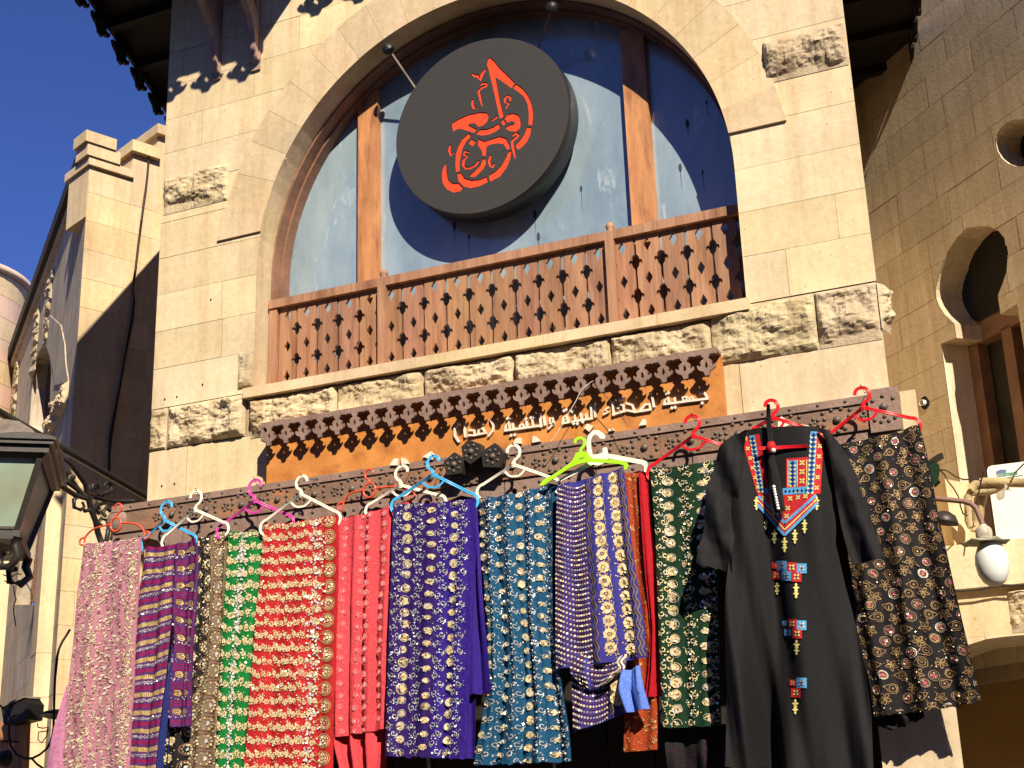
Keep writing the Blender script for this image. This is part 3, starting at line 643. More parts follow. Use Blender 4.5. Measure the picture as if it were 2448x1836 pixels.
for r, pts in (('H2', [(800, 275), (845, 205), (885, 200), (880, 275)]), ('H2', [(925, 265), (925, 190), (965, 205), (1005, 258)]), ('B2', [(525, 1300), (580, 1265), (610, 1300), (590, 1320)]), ('B2', [(1115, 1215), (1125, 1185), (1160, 1175), (1165, 1215)]),
               ('B2', [(1235, 1210), (1240, 1165), (1260, 1168), (1290, 1200)]), ('T2', [(718, 840), (755, 795), (822, 825), (775, 885)]), ('T2', [(985, 880), (1000, 845), (1035, 848), (1050, 870)]), ('T2', [(1320, 820), (1368, 742), (1392, 745), (1400, 808)])):
    lt.prism([V((p.x, SBY - .015, p.z)) for p in GL(r, pts, SBY - .015)], V((0, .014, 0)), "letter_white"); flush()

wr_ = MB(); wr_.tube(smooth([G('T2', x, y, SBY - .085) for x, y in ((822, 325), (770, 355), (720, 400), (670, 460), (640, 530), (600, 600), (560, 660), (500, 780), (430, 890), (360, 985))], 2), .0018, "letter_white", n=5)
wr_.tube([G('T2', x, y, SBY - .082) for x, y in ((822, 325), (900, 430), (1010, 550), (1100, 660), (1205, 832))], .0013, "cable", n=5)
tag(wr_.build("hanging_wire"), "thin twisted wire looped over the fringe of the orange sign board", "wire")
# ---------- round sign
DY = .085; DTH = .115
dc = V((-.163, DY, 4.935)); DR = .478
disc = thing("round_sign", dc, "dark grey round sign with orange red Arabic calligraphy hung in the arch", "sign")
mb = MB(); mb.lathe(dc + V((0, .007, 0)), [(DR - .004, 0), (DR, .006), (DR, DTH), (0, DTH)], "disc_rim", n=96, axis=(0, 1, 0)); mb.build("drum", disc)
Kp = []
def kp(pts): return [(p.x, p.z) for p in GL('K', pts, DY)]
def kstroke(pts, wd):
    P_ = [V((p.x, 0, p.z)) for p in GL('K', pts, DY)]; wd = wd * 1.65 / 4.147 / 490.; n = len(P_); A = []; B = []
    for i, p in enumerate(P_):
        d = (P_[min(i + 1, n - 1)] - P_[max(i - 1, 0)]).normalized(); nn = V((-d.z, 0, d.x)); k = wd / 2 * (.55 if i in (0, n - 1) else 1)
        A.append(p + nn * k); B.append(p - nn * k)
    return [(p.x, p.z) for p in A + B[::-1]]
for pts in ([(500, 150), (545, 190), (590, 250), (650, 305), (745, 400), (718, 455), (640, 400), (590, 365), (556, 345), (575, 450), (600, 580), (635, 720), (628, 742), (600, 757), (575, 640), (545, 500), (515, 380), (490, 270), (472, 220), (485, 170)],
            [(765, 415), (830, 465), (880, 530), (915, 610), (930, 700), (920, 820), (885, 818), (888, 700), (875, 610), (840, 540), (790, 495), (725, 450)],
            [(910, 845), (898, 920), (865, 990), (815, 1042), (775, 1066), (758, 1018), (808, 965), (848, 905), (873, 840)],
            [(130, 800), (200, 760), (290, 720), (400, 697), (470, 700), (490, 730), (470, 790), (430, 825), (392, 838), (350, 800), (300, 805), (285, 818), (330, 845), (372, 862), (345, 898), (280, 878), (210, 855), (165, 865), (140, 885), (128, 840)],
            [(362, 908), (402, 868), (470, 865), (540, 840), (588, 808), (606, 845), (560, 885), (490, 915), (420, 925)],
            [(488, 795), (540, 755), (578, 728), (580, 748), (530, 780)], [(610, 790), (634, 762), (660, 800), (636, 828)],
            [(645, 757), (680, 715), (740, 705), (790, 730), (805, 790), (800, 850), (760, 885), (700, 880), (652, 852), (668, 836), (700, 820), (740, 812), (752, 792), (720, 778), (678, 795)],
            [(290, 905), (315, 925), (260, 990), (225, 1060), (205, 1150), (200, 1230), (205, 1278), (165, 1283), (160, 1200), (165, 1110), (190, 1030), (230, 960)],
            [(177, 1302), (213, 1293), (250, 1350), (320, 1370), (400, 1362), (470, 1333), (482, 1385), (400, 1425), (310, 1445), (240, 1428), (190, 1375)],
            [(492, 1318), (560, 1280), (620, 1220), (668, 1135), (682, 1092), (712, 1074), (700, 1160), (660, 1250), (600, 1330), (502, 1382)],
            [(65, 1195), (68, 1280), (85, 1360), (130, 1400), (186, 1398), (232, 1440), (210, 1475), (140, 1490), (80, 1460), (35, 1400), (25, 1310), (40, 1240)],
            [(288, 1000), (322, 960), (364, 987), (330, 1033)],
            [(392, 960), (450, 985), (520, 960), (600, 935), (660, 955), (692, 1010), (698, 1058), (670, 1063), (640, 1010), (580, 1000), (500, 1015), (465, 1035), (460, 1125), (430, 1125), (420, 1070), (382, 1020)],
            [(432, 1158), (458, 1153), (460, 1210), (430, 1260), (380, 1310), (345, 1338), (292, 1328), (350, 1280), (410, 1215)]): Kp.append(kp(pts))
for pts, wd in (([(322, 312), (352, 334), (380, 335), (405, 372), (425, 310), (462, 265)], 22), ([(402, 432), (430, 408), (468, 410), (468, 432), (425, 450), (388, 482), (402, 540), (425, 635)], 17), ([(332, 565), (327, 610), (342, 652), (372, 650)], 18),
                ([(655, 660), (690, 605), (650, 590), (650, 555), (678, 530), (702, 545), (706, 585)], 17), ([(300, 1092), (255, 1082), (238, 1108), (278, 1132), (242, 1165), (235, 1218), (262, 1250), (310, 1246), (360, 1220), (394, 1172)], 17),
                ([(508, 1118), (492, 1180), (506, 1225), (530, 1240), (545, 1200)], 18), ([(108, 1018), (98, 1070), (116, 1122), (150, 1088)], 18), ([(722, 930), (758, 903), (785, 920), (762, 948), (722, 978), (728, 1040), (755, 1150)], 20)):
    Kp.append(kstroke(pts, wd))
def fatten(pl, e):
    ar_ = sum(pl[i][0] * pl[(i + 1) % len(pl)][1] - pl[(i + 1) % len(pl)][0] * pl[i][1] for i in range(len(pl))); sg = 1 if ar_ > 0 else -1; o = []
    for i in range(len(pl)):
        a, b, c = V((*pl[i - 1], 0)), V((*pl[i], 0)), V((*pl[(i + 1) % len(pl)], 0)); d = (c - a)
        if d.length < 1e-6: o.append(pl[i]); continue
        d.normalize(); o.append((b.x + d.y * e * sg, b.y - d.x * e * sg))
    return o
Kp = [fatten(p, .0009 if i < 15 else .0) for i, p in enumerate(Kp)]
plate([(dc.x + (DR - .004) * math.cos(2 * math.pi * i / 96), dc.z + (DR - .004) * math.sin(2 * math.pi * i / 96)) for i in range(96)], Kp, .0025, lambda x, y, d: V((x, DY + .002 + d, y)), "disc_grey", "face_plate", disc)
mb = MB(); mb.lathe(dc + V((0, .0062, 0)), [(0, 0), (DR - .02, 0)], "letter_red", n=64, axis=(0, 1, 0)); mb.build("lettering", disc)
for (x0, y0, x1, y1) in ((340, 370, 470, 560), (1345, 110, 1280, 295)):
    a_ = G('A2', x0, y0, .04); b_ = G('A2', x1, y1, DY + .05); mb = MB(); d_ = (b_ - a_).normalized()
    mb.tube([a_ - d_ * .04, b_ + d_ * .04], .0075, "iron_dusty", n=4, smooth=False); rod = mb.build("hanging_rod", disc)
    mb = MB(); mb.dome(a_ - d_ * .045, .034, -d_, "black", 1.1, n=10); mb.dome(a_ - d_ * .045, .034, d_, "black", .6, n=10); mb.build("bracket", rod)

# ================================================================== LEFT BUILDING (behind the tower)
LS = 1.32
cx_, cy_ = CAM.x + LS * (-2.465 - CAM.x), CAM.y + LS * (-.095 - CAM.y)
LIT = Wall(cx_, cy_, 67); GRY = Wall(cx_, cy_, 139)
leftb = thing("crenellated_building", (cx_, cy_, 0), "stone building with stepped parapet and pointed lattice window, left of the tower", "building")
def lu(r, x, y): return LIT.uz(*q(r, x, y))
def gu(r, x, y): return GRY.uz(*q(r, x, y))
z1 = lu('L', 700, 440)[1]; ua = lu('L', 872, 450)[0]; z2 = lu('L', 900, 330)[1]; ub = lu('L', 1038, 330)[0]; z3 = lu('L', 1062, 215)[1]
rowsL = [0] + [6.10 - .2237 * k for k in range(27, -1, -1)]; rowsL = [r for r in rowsL if r >= 0]
mb = MB()
def topL(u): return z1 if u < ua else (z2 if u < ub else z3)
for (a_, b_, zt_) in ((0, ua, z1), (ua, ub, z2), (ub, 2.2, z3)):
    rr = [r for r in rowsL if r < zt_ - .03] + [zt_]; blockwall(mb, LIT, a_, b_, rr, [], "ashlar_left", lo=.3, hi=.7, gap=.0018)
mb.build("wall", leftb)
mb = MB()
for (a_, b_, zt_) in ((0, ua, z1), (ua, ub, z2), (ub, 2.2, z3)):
    slab(mb, LIT, a_, b_, 0, zt_, -.004, [], "mortar")
    mb.prism([LIT.P(a_, z1 - .4, -.01), LIT.P(b_, z1 - .4, -.01), LIT.P(b_, z1 - .4, -.32), LIT.P(a_, z1 - .4, -.32)], V((0, 0, zt_ - z1 + .4 - .001)), "ashlar_left")
mb.build("wall_core", leftb)
def lslab(mb, u0, u1, z0, z1_, off, dep=.36, m="ashlar_left", du=0):
    mb.prism([LIT.P(u0 - du, z0, off), LIT.P(u1, z0, off), LIT.P(u1, z0, -dep), LIT.P(u0 - du, z0, -dep)], V((0, 0, z1_ - z0)), m, rt())
par = MB()
zA = lu('L', 590, 352)[1]; zB = lu('L', 560, 262)[1]; zC = lu('L', 540, 182)[1]
lslab(par, 0, ua, z1 + .001, zA, .03, du=.02); lslab(par, 0, lu('L', 776, 380)[0], zA + .001, zB, .045, du=.045, dep=.14); lslab(par, 0, lu('L', 745, 290)[0], zB + .001, zC, .06, du=.07, dep=.14)
lslab(par, lu('L', 855, 300)[0], ub, z2 + .001, z2 + .09, .05); lslab(par, lu('L', 1020, 170)[0], 2.2, z3 + .001, z3 + .08, .05)
par.build("parapet", leftb)
# grey face with its pointed window
zg = z1 + .02; UG = gu('P', 22, 860)[0]
Gw = [gu('B1', *p) for p in [(280, 572), (318, 640), (332, 760), (326, 870), (318, 1170), (300, 1659), (270, 2260), (95, 2260), (165, 1659), (190, 1100), (207, 860), (228, 700), (250, 625)]]
hs = [min(p[1] for p in Gw)]
Gw = [(u, z) for u, z in Gw]
mb = MB(); rowsG = [r for r in rowsL if r < zg - .03] + [zg]
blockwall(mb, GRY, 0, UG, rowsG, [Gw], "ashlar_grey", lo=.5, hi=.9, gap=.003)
mb.build("wall", leftb)
mb = MB(); slab(mb, GRY, 0, UG, 0, zg, -.004, [Gw], "mortar")
mb.prism([GRY.P(.04, zg, .03), GRY.P(UG + .05, zg, .03), GRY.P(UG + .05, zg, -.03), GRY.P(.04, zg, -.03)], V((0, 0, .07)), "ashlar_grey")
mb.prism([GRY.P(.10, zg + .07, .07), GRY.P(UG + .05, zg + .07, .07), GRY.P(UG + .05, zg + .07, -.02), GRY.P(.10, zg + .07, -.02)], V((0, 0, .12)), "wood_dark")
e0 = GRY.P(UG, 0, 0); mb.face([e0, e0 + V((-1, 1.2, 0)), e0 + V((-1, 1.2, zg)), e0 + V((0, 0, zg))], "ashlar_left")
mb.build("wall_core", leftb)
mb = MB()
for i in range(len(Gw)):
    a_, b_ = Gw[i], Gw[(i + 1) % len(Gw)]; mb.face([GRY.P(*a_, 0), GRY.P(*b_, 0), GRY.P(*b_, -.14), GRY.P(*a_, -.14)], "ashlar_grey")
wl = mb.build("window", leftb)
us_ = [p[0] for p in Gw]; zs_ = [p[1] for p in Gw]; um0, um1, zm0, zm1 = min(us_), max(us_), max(0.2, min(zs_)), max(zs_)
mb = MB(); mb.face([GRY.P(um0 - .1, zm0, -.2), GRY.P(um1 + .1, zm0, -.2), GRY.P(um1 + .1, zm1 + .1, -.2), GRY.P(um0 - .1, zm1 + .1, -.2)], "void"); mb.build("pane", wl)  # near-black sheet, its colour stands in for the darkness behind the lattice
mb = MB(); k = .062
def inside(pl, u, z): return any(a <= z <= b for a, b in intervals([pl], u))
for sg in (1, -1):
    zz = zm0 - (um1 - um0)
    while zz < zm1 + (um1 - um0):
        run = []
        for t in range(41):
            u = um0 + (um1 - um0) * t / 40; z = zz + (sg * (u - um0) if sg > 0 else (um1 - u))
            if inside(Gw, u, z): run.append(GRY.P(u, z, -.12))
            elif len(run) > 1: mb.tube([run[0], run[-1]], .008, "wood_frame", n=4, smooth=False); run = []
        if len(run) > 1: mb.tube([run[0], run[-1]], .008, "wood_frame", n=4, smooth=False)
        zz += k
mb.build("lattice", wl)
# raised pointed surround and corbel
mb = MB()
oc = [gu('B1', *p) for p in [(450, 815), (432, 700), (425, 570), (400, 450), (330, 385), (290, 395)]]; ic = [gu('B1', *p) for p in [(290, 570), (318, 610), (340, 700), (352, 760), (356, 820), (352, 840)]]
for i in range(5):
    a_, b_ = oc[i], oc[i + 1]; c_, d_ = ic[5 - i], ic[4 - i]
    mb.prism([GRY.P(*a_, .009), GRY.P(*b_, .009), GRY.P(*d_, .009), GRY.P(*c_, .009)], GRY.n * -.010, "ashlar_grey", rt())
mb.build("surround", leftb)
mb = MB(); rough_block(mb, GRY, gu('B1', 450, 830)[0], gu('B1', 330, 900)[0], gu('B1', 440, 960)[1], gu('B1', 440, 830)[1], .06, 51, m="ashlar_left"); mb.build("corbel", leftb)
# weathered patches (blocks fallen away, broken arch relief)
for (pts, sd_) in (([(430, 550), (380, 760), (330, 1180), (300, 1100), (345, 740), (370, 600)], 61), ([(190, 1270), (160, 1400), (150, 1560), (100, 1640), (110, 1470), (140, 1320)], 62), ([(275, 1385), (255, 1600), (235, 1560), (235, 1420)], 63)):
    pp = [gu('L', *p) for p in pts]; u_0 = min(p[0] for p in pp); u_1 = max(p[0] for p in pp)
    mb = MB(); zc0 = min(p[1] for p in pp); zc0 = min(zc0, zg - .75); zc1 = max(zc0 + .3, min(zg - .12, max(p[1] for p in pp))); nseg = 7
    for i in range(nseg):
        zz0 = zc0 + (zc1 - zc0) * i / nseg; zz1 = zc0 + (zc1 - zc0) * (i + 1) / nseg; uc = u_0 + (u_1 - u_0) * (.5 + .25 * noise.noise(V((i * .8, sd_, 0))))
        rough_block(mb, GRY, uc - .13, uc + .13, zz0, zz1, .035, sd_ + i, m="rough_stone")
    mb.build("broken_relief", leftb)
# buttress strips on the grey face, catching the sun on their right cheeks
for xr, yt in ((142, 1165), (30, 1200)):
    u_ = gu('P', xr, 1300)[0]; zt_ = gu('P', xr, yt)[1]
    mb = MB(); mb.prism([GRY.P(u_, 0, .10), GRY.P(u_ + .30, 0, .10), GRY.P(u_ + .30, 0, -.01), GRY.P(u_, 0, -.01)], V((0, 0, zt_)), "ashlar_left")
    for k in range(10): 
        zz = .2 + k * .29
        if zz < zt_: mb.prism([GRY.P(u_ - .0015, zz, .102), GRY.P(u_ + .302, zz, .102), GRY.P(u_ + .302, zz, -.01), GRY.P(u_ - .0015, zz, -.01)], V((0, 0, .004)), "mortar")
    mb.build("buttress", leftb)
# cable down the sunlit face
cb = MB(); pts = [LIT.P(*lu('L', *p), .02) for p in [(978, 300), (968, 440), (955, 560), (940, 660), (922, 800), (905, 930), (885, 1100), (866, 1220), (878, 1300), (868, 1420), (840, 1560), (820, 1650)]] + [LIT.P(*lu('E', *p), .02) for p in [(785, 60), (765, 170), (742, 300), (722, 430), (712, 560), (712, 640)]]
cb.tube(pts, .0085, "cable", n=6); cb.tube([p + V((.008, -.01, .03)) + V((math.sin(i) * .006, 0, 0)) for i, p in enumerate(pts[4:])], .006, "cable", n=5)
tag(cb.build("wall_cable"), "dark cable running down the sunlit wall left of the tower", "cable")
# pink round tower far left
pt = thing("round_tower", (CAM.x - 12.2, CAM.y + 13.5, 0), "distant pink and cream banded round tower at the left edge", "tower")
d = ray(70, 700); d.z = 0; d.normalize(); rgt_ = V((d.y, -d.x, 0)); pc = CAM + d * 15 - rgt_ * .95; pc.z = 0
WORLDLOC[pt.name] = pc; pt.location = pc
zt_ = (CAM + ray(0, 628) * (14.2 / V((ray(0, 628).x, ray(0, 628).y, 0)).length)).z
mb = MB(); k = 0; z_ = 0
while z_ < zt_ - .1:
    h_ = min(.235, zt_ - .06 - z_); mb.lathe(pc, [(.95, z_), (.95, z_ + h_ - .004)], "pink_stone" if k % 2 else "ashlar_left", n=48); z_ += h_; k += 1
mb.build("wall", pt)
mb = MB(); mb.lathe(pc, [(.95, z_), (1.0, z_ + .01), (1.0, z_ + .07), (.0, z_ + .1)], "pink_stone", n=48); mb.build("cornice", pt)

# ================================================================== RIGHT BUILDING
RW = Wall(1.614, 3.022, -46)
rightb = thing("right_building", (3.0, 2.0, 0), "shaded brown stone building with keyhole window at the right edge", "building")
def ru(r, x, y): return RW.uz(*q(r, x, y))
HS = [ru('W4', *p) for p in [(750, 1135), (655, 1045), (600, 960), (570, 880), (565, 800), (578, 720), (600, 640), (650, 520), (700, 400), (790, 270), (880, 185), (1000, 172), (1090, 165), (1190, 215), (1250, 290), (1285, 430), (1270, 620), (1230, 740), (1190, 840), (1205, 920), (1220, 1000)]]
zi0 = HS[0][1]; 
zimp = ru('W4', 765, 1245)[1]; zib = ru('W4', 620, 1335)[1]; uimp = ru('W4', 760, 1200)[0]; ulo = ru('W4', 622, 1345)[0]; uhi = 2 * (HS[0][0] + HS[20][0]) / 2 - ulo
cu_ = (min(p[0] for p in HS) + max(p[0] for p in HS)) / 2; uimpR = 2 * cu_ - uimp; uhi = 2 * cu_ - ulo; zwb = 3.0
HS[20] = (uimpR, zi0); HS[19] = (uimpR + .0, zi0 + .02)
HSP = HS + [(uimpR, zimp - .02), (uhi, zib), (uhi, zwb), (ulo, zwb), (ulo, zib), (uimp, zimp - .02)]
oc_ = [ru('R', 1215 + 165 * math.cos(t * math.pi / 9), 945 + 158 * math.sin(t * math.pi / 9)) for t in range(18)]
rowsR = [6.145 + .2085 * 6 - .2085 * k for k in range(33, -1, -1)]; rowsR = [r for r in rowsR if r > 2.3]
mb = MB(); blockwall(mb, RW, -1.4, 5.0, rowsR, [HSP, oc_], "ashlar_right", lo=.34, hi=.62, gap=.0022); mb.build("wall", rightb)
mb = MB(); slab(mb, RW, -1.4, 5.0, 2.3, rowsR[-1], -.004, [HSP, oc_], "mortar"); mb.build("wall_core", rightb)
mb = MB()
for PL, dp in ((HSP, .20), (oc_, .18)):
    mb = MB()
    for i in range(len(PL)):
        a_, b_ = PL[i], PL[(i + 1) % len(PL)]; mb.face([RW.P(*a_, -.003), RW.P(*b_, -.003), RW.P(*b_, -dp), RW.P(*a_, -dp)], "ashlar_right", rt())
    mb.build("window_reveal", rightb)
mb = MB()
mb.prism([RW.P(uimp - .25, zimp - .02, -.20), RW.P(uimpR + .25, zimp - .02, -.20), RW.P(uimpR + .25, zimp - .02, -.30), RW.P(uimp - .25, zimp - .02, -.30)], V((0, 0, .14)), "wood_frame")
for u_ in (ulo + .0, uhi - .1, cu_ - .04): mb.prism([RW.P(u_, zwb, -.20), RW.P(u_ + .09, zwb, -.20), RW.P(u_ + .09, zwb, -.28), RW.P(u_, zwb, -.28)], V((0, 0, zimp - zwb)), "wood_frame")
wr = mb.build("window", rightb)
mb = MB(); mb.face([RW.P(ulo - .2, zwb, -.29), RW.P(uhi + .2, zwb, -.29), RW.P(uhi + .2, 5.4, -.29), RW.P(ulo - .2, 5.4, -.29)], "dark_glass"); mb.build("pane", wr)
mb = MB(); mb.face([RW.P(oc_[0][0] - 1, 4.5, -.19), RW.P(oc_[0][0] + .6, 4.5, -.19), RW.P(oc_[0][0] + .6, 6.4, -.19), RW.P(oc_[0][0] - 1, 6.4, -.19)], "wood_dark"); mb.build("backing", rightb)
# hole in the wall with rag
hc = ru('B3', 1572, 952); mb = MB(); mb.face([RW.P(hc[0] + .045 * math.cos(t * .7) * (1 + .25 * math.sin(t * 5)), hc[1] + .045 * math.sin(t * .7), .004) for t in range(9)], "void"); mb.build("drill_hole", rightb)
mb = MB(); mb.lathe(RW.P(hc[0], hc[1], .01), [(.022, .02), (.018, 0), (.02, -.03)], "white_plastic", n=8, axis=RW.n); t_ = mb.build("rag")
tag(t_, "white rag stuffed in a hole of the shaded wall beside the red hanger", "rag")
# lower storey, parallel to the street: ledge, blocks, segmental arch
LY = 1.9; LOW = Wall(0, LY, 0)
zl = G('W5', 700, 1112, LY).z; zc = G('W5', 800, 1495, LY).z; xl = 1.55
ar = [G('W7', *p, LY) for p in [(340, 915), (450, 880), (560, 865), (678, 855)]]
xc = ar[3].x + .25; poly = [(-.2, 0), (-.2, ar[0].z - .25), (ar[0].x - .35, ar[0].z - .16)] + [(p.x, p.z) for p in ar] + [(2 * xc - p.x, p.z) for p in ar[::-1]] + [(2 * xc - ar[0].x + .5, ar[0].z - .16), (2 * xc - ar[0].x + .5, 0)]
mb = MB(); blockwall(mb, LOW, xl - 2.0, 6, [0, 2.35, 2.62, ar[3].z + .02, zc - .24, zc], [poly], "ashlar", lo=.3, hi=.55, gap=.003)
mb.build("wall", rightb)
mb = MB(); slab(mb, LOW, xl - 2, 6, 0, zc, -.004, [poly], "mortar")
for a_, b_ in zip(poly, poly[1:]): mb.face([(a_[0], LY, a_[1]), (b_[0], LY, b_[1]), (b_[0], LY + .5, b_[1] - .0), (a_[0], LY + .5, a_[1])], "ashlar_right")
mb.build("wall_core", rightb)
mb = MB(); mb.box((xl - 2, LY - .05, zc + .001), (6, 3.0, zl), "ashlar"); mb.build("ledge", rightb)
mb = MB(); mb.box((-.3, LY + 1.9, 0), (5.8, LY + 2.1, 3.3), "ochre"); mb.box((-.3, LY + .5, ar[3].z + .1), (5.8, LY + 1.9, ar[3].z + .14), "ochre"); mb.build("recess_wall", rightb)
cbm = MB(); cbm.tube([G('W5', x, y, LY - .06) for x, y in ((470, 1515), (560, 1520), (700, 1508), (790, 1490), (900, 1470), (1000, 1475), (1200, 1465))], .006, "cable", n=5)
tag(cbm.build("ledge_cable"), "thin cable running under the stone ledge at the right", "cable")
mb = MB(); rough_block(mb, LOW, G('W7', 590, 700, LY).x, G('W7', 590, 700, LY).x + .5, G('W7', 600, 845, LY).z, zc - .02, .05, 71); mb.build("rough_block", rightb)
# plaster pier
pA = G('W5', 285, 1120, 2.12); pB = G('W5', 478, 1120, 1.97); pC = G('W5', 735, 1110, 2.2); zp = G('W5', 440, 530, 1.97).z
mb = MB(); mb.prism([V((p.x, p.y, zl + .001)) for p in (pA, pB, pC, V((pC.x - .1, 2.6, 0)), V((pA.x, 2.6, 0)))], V((0, 0, zp - zl)), "ashlar_left"); mb.build("pier", rightb)

# air conditioner
AY = 2.05; a0_ = G('W5', 750, 425, AY); a1_ = G('W5', 862, 1090, AY)
ac = thing("air_conditioner", (a0_.x + .4, AY + .15, zl), "white outdoor air conditioner unit standing on the stone ledge", "air conditioner")
mb = MB(); X_0, X_1 = a1_.x - .0, a1_.x + .84; z0_, z1__ = zl + .001, a0_.z
fr = [(X_0 + .02, z0_), (X_1, z0_), (X_1, z1__), (X_0 + .025, z1__), (X_0 + .008, z1__ - .006), (X_0, z1__ - .025), (X_0, z0_ + .02)]
mb.prism([V((x, AY, z)) for x, z in fr], V((0, .28, 0)), "ac_white"); mb.box((X_0 - .004, AY + .012, z1__ - .055), (X_1, AY + .29, z1__ - .049), "white_plastic"); mb.build("casing", ac)
mb = MB(); mb.lathe((X_0 + .5, AY - .002, (z0_ + z1__) / 2 - .03), [(.20, 0), (.205, -.006), (.21, 0)], "white_plastic", n=40, axis=(0, -1, 0))
for i in range(9): rr = .03 + i * .02; mb.tube([(X_0 + .5 + rr * math.cos(t * math.pi / 12), AY - .006, (z0_ + z1__) / 2 - .03 + rr * math.sin(t * math.pi / 12)) for t in range(24)], .002, "stud_metal", n=4, closed=True)
mb.build("fan_grille", ac)
lg = MB()
def acs(pts, wd, m="logo_green"): ribbon(lg, [G('W5', x, y, AY - .004) for x, y in pts], wd, AY - .004, .003, m)
for k in range(3): acs([(862, 468 + k * 9), (900, 455 + k * 9), (938, 456 + k * 9)], .007, "logo_blue")
lg.build("logo", ac); lg = MB()
for pts in ([(868, 490), (869, 510), (885, 508), (884, 486)], [(895, 508), (894, 486), (908, 484), (910, 506)], [(918, 505), (917, 486)], [(926, 504), (926, 484), (942, 481), (943, 501), (926, 504)], [(952, 500), (951, 480), (966, 478), (968, 498)],
            [(976, 480), (990, 478), (991, 496), (977, 498), (977, 488), (990, 487)], [(1000, 494), (999, 474)], [(1008, 493), (1007, 474), (1018, 472)], [(1040, 488), (1026, 490), (1026, 472), (1040, 470), (1040, 480), (1026, 481)]): acs(pts, .0042)
lg.build("lettering", ac); lg = MB(); acs([(870, 535), (1090, 498)], .003)
lg.build("lettering", ac)
# pipework by the unit
pp = MB(); pp.tube([G('W5', x, y, 1.8) for x, y in ((640, 960), (612, 900), (610, 760), (605, 700), (625, 655), (700, 645), (800, 640), (860, 620), (925, 590))], .022, mat("wrapped_pipe", (0.42, 0.33, 0.17), (0.30, 0.21, 0.10), scale=14, rough=.8, bump=.5), n=8)
pp.tube([G('W5', x, y, 1.78) for x, y in ((630, 625), (680, 580), (740, 562), (850, 562), (950, 568), (1200, 572))], .024, "wrapped_pipe", n=8)
pp.tube([G('W5', x, y, 1.86) for x, y in ((735, 590), (725, 680), (700, 790), (690, 900), (680, 1000))], .03, "wrapped_pipe", n=8)
tag(pp.build("wrapped_pipe"), "two bent tan wrapped pipes beside the white air conditioner", "pipe")
rg = MB()
for pts in ([(850, 665), (930, 610), (925, 690), (880, 720), (855, 700)], [(930, 570), (985, 630), (925, 628)]): rg.prism(GL('W5', pts, 1.74), V((0, .02, 0)), "ceramic")
tag(rg.build("torn_wrapping"), "torn tan cloth tied round the pipe by the air conditioner", "rag")
wi = MB()
for pts in ([(360, 460), (400, 500), (430, 560), (480, 620), (520, 690), (540, 780), (560, 840), (600, 860)], [(340, 450), (420, 460), (490, 510), (560, 540), (700, 540), (720, 560)], [(720, 900), (700, 800), (690, 700), (720, 560), (745, 470)], [(985, 560), (1020, 480), (1099, 400)]):
    wi.tube([G('W5', x, y, 1.7 + .05 * math.sin(i)) for i, (x, y) in enumerate(pts)], .004, "cable", n=5)
tag(wi.build("loose_wires"), "thin loose wires looping round the plaster pier at the right", "wire")
# bulb lamp on a bent arm
bl_ = G('W5', 735, 940, .1)
lamp = thing("bulb_lamp", bl_, "bare white bulb under a small torn plate on a thin bent arm", "lamp")
mb = MB(); mb.tube([G('W5', x, y, .1) for x, y in ((120, 690), (300, 705), (450, 720), (570, 733), (630, 752), (675, 790), (700, 850), (722, 905), (738, 945))], .0105, mat("arm_paint", (0.20, 0.11, 0.08), rough=.6), n=8); mb.build("arm", lamp)
s0 = G('W5', 745, 955, .1); s1 = G('W5', 752, 1065, .1); mb = MB(); h_ = s0.z - s1.z
mb.lathe(V((s1.x, .1, s1.z)), [(.030, 0), (.032, h_ * .3), (.031, h_ * .75), (.022, h_), (.012, h_ * 1.05), (.016, h_ * 1.15), (.0, h_ * 1.2)], "ceramic", n=20); mb.build("socket", lamp)
mb = MB(); c_ = V((s1.x + .002, .1, s1.z - .006)); vs = [c_ + V((.092 * math.cos(t * math.pi / 9) * (1 + .07 * math.sin(3 * t)), .08 * math.sin(t * math.pi / 9), .007 * math.sin(2.2 * t) - .004)) for t in range(18)]
mb.prism(vs, V((0, 0, -.003)), "ceramic"); mb.build("shade", lamp)
bc = G('W5', 800, 1145, .1); bb = G('W5', 800, 1490, .1); h_ = bc.z - bb.z; mb = MB()
mb.lathe(V((bc.x, .1, bb.z)), [(0, 0), (.022, .004), (.042, .02), (.057, .05), (.064, .09), (.060, .125), (.048, .155), (.032, .18), (.020, h_ - .012), (.017, h_), (.017, h_ + .02)], "bulb_white", n=28); mb.build("bulb", lamp)
# small dark shade lamp behind the lace, rags
sc_ = G('W5', 395, 910, .45); sh = MB(); sh.lathe(sc_, [(.0, .045), (.02, .042), (.045, .028), (.06, .0), (.058, -.008), (.0, .012)], "iron", n=24, axis=(.25, 0, 1)); tag(sh.build("dark_lamp_shade"), "dark dome lamp shade peeking out beside the black lace shawl", "lamp")
for pts, m_, lab in (([(235, 385), (330, 320), (375, 300), (380, 330), (320, 365), (250, 400)], "black", "black rolled cloth end sticking out right of the lace shawl"), ([(250, 410), (300, 385), (340, 395), (345, 430), (330, 520), (350, 545), (300, 590), (270, 520)], "fab_greendark", "dark green crumpled cloth tucked behind the lace shawl")):
    rb_ = MB(); rb_.prism(GL('W5', pts, .3), V((0, .05, 0)), m_); tag(rb_.build("cloth_scrap"), lab, "cloth")

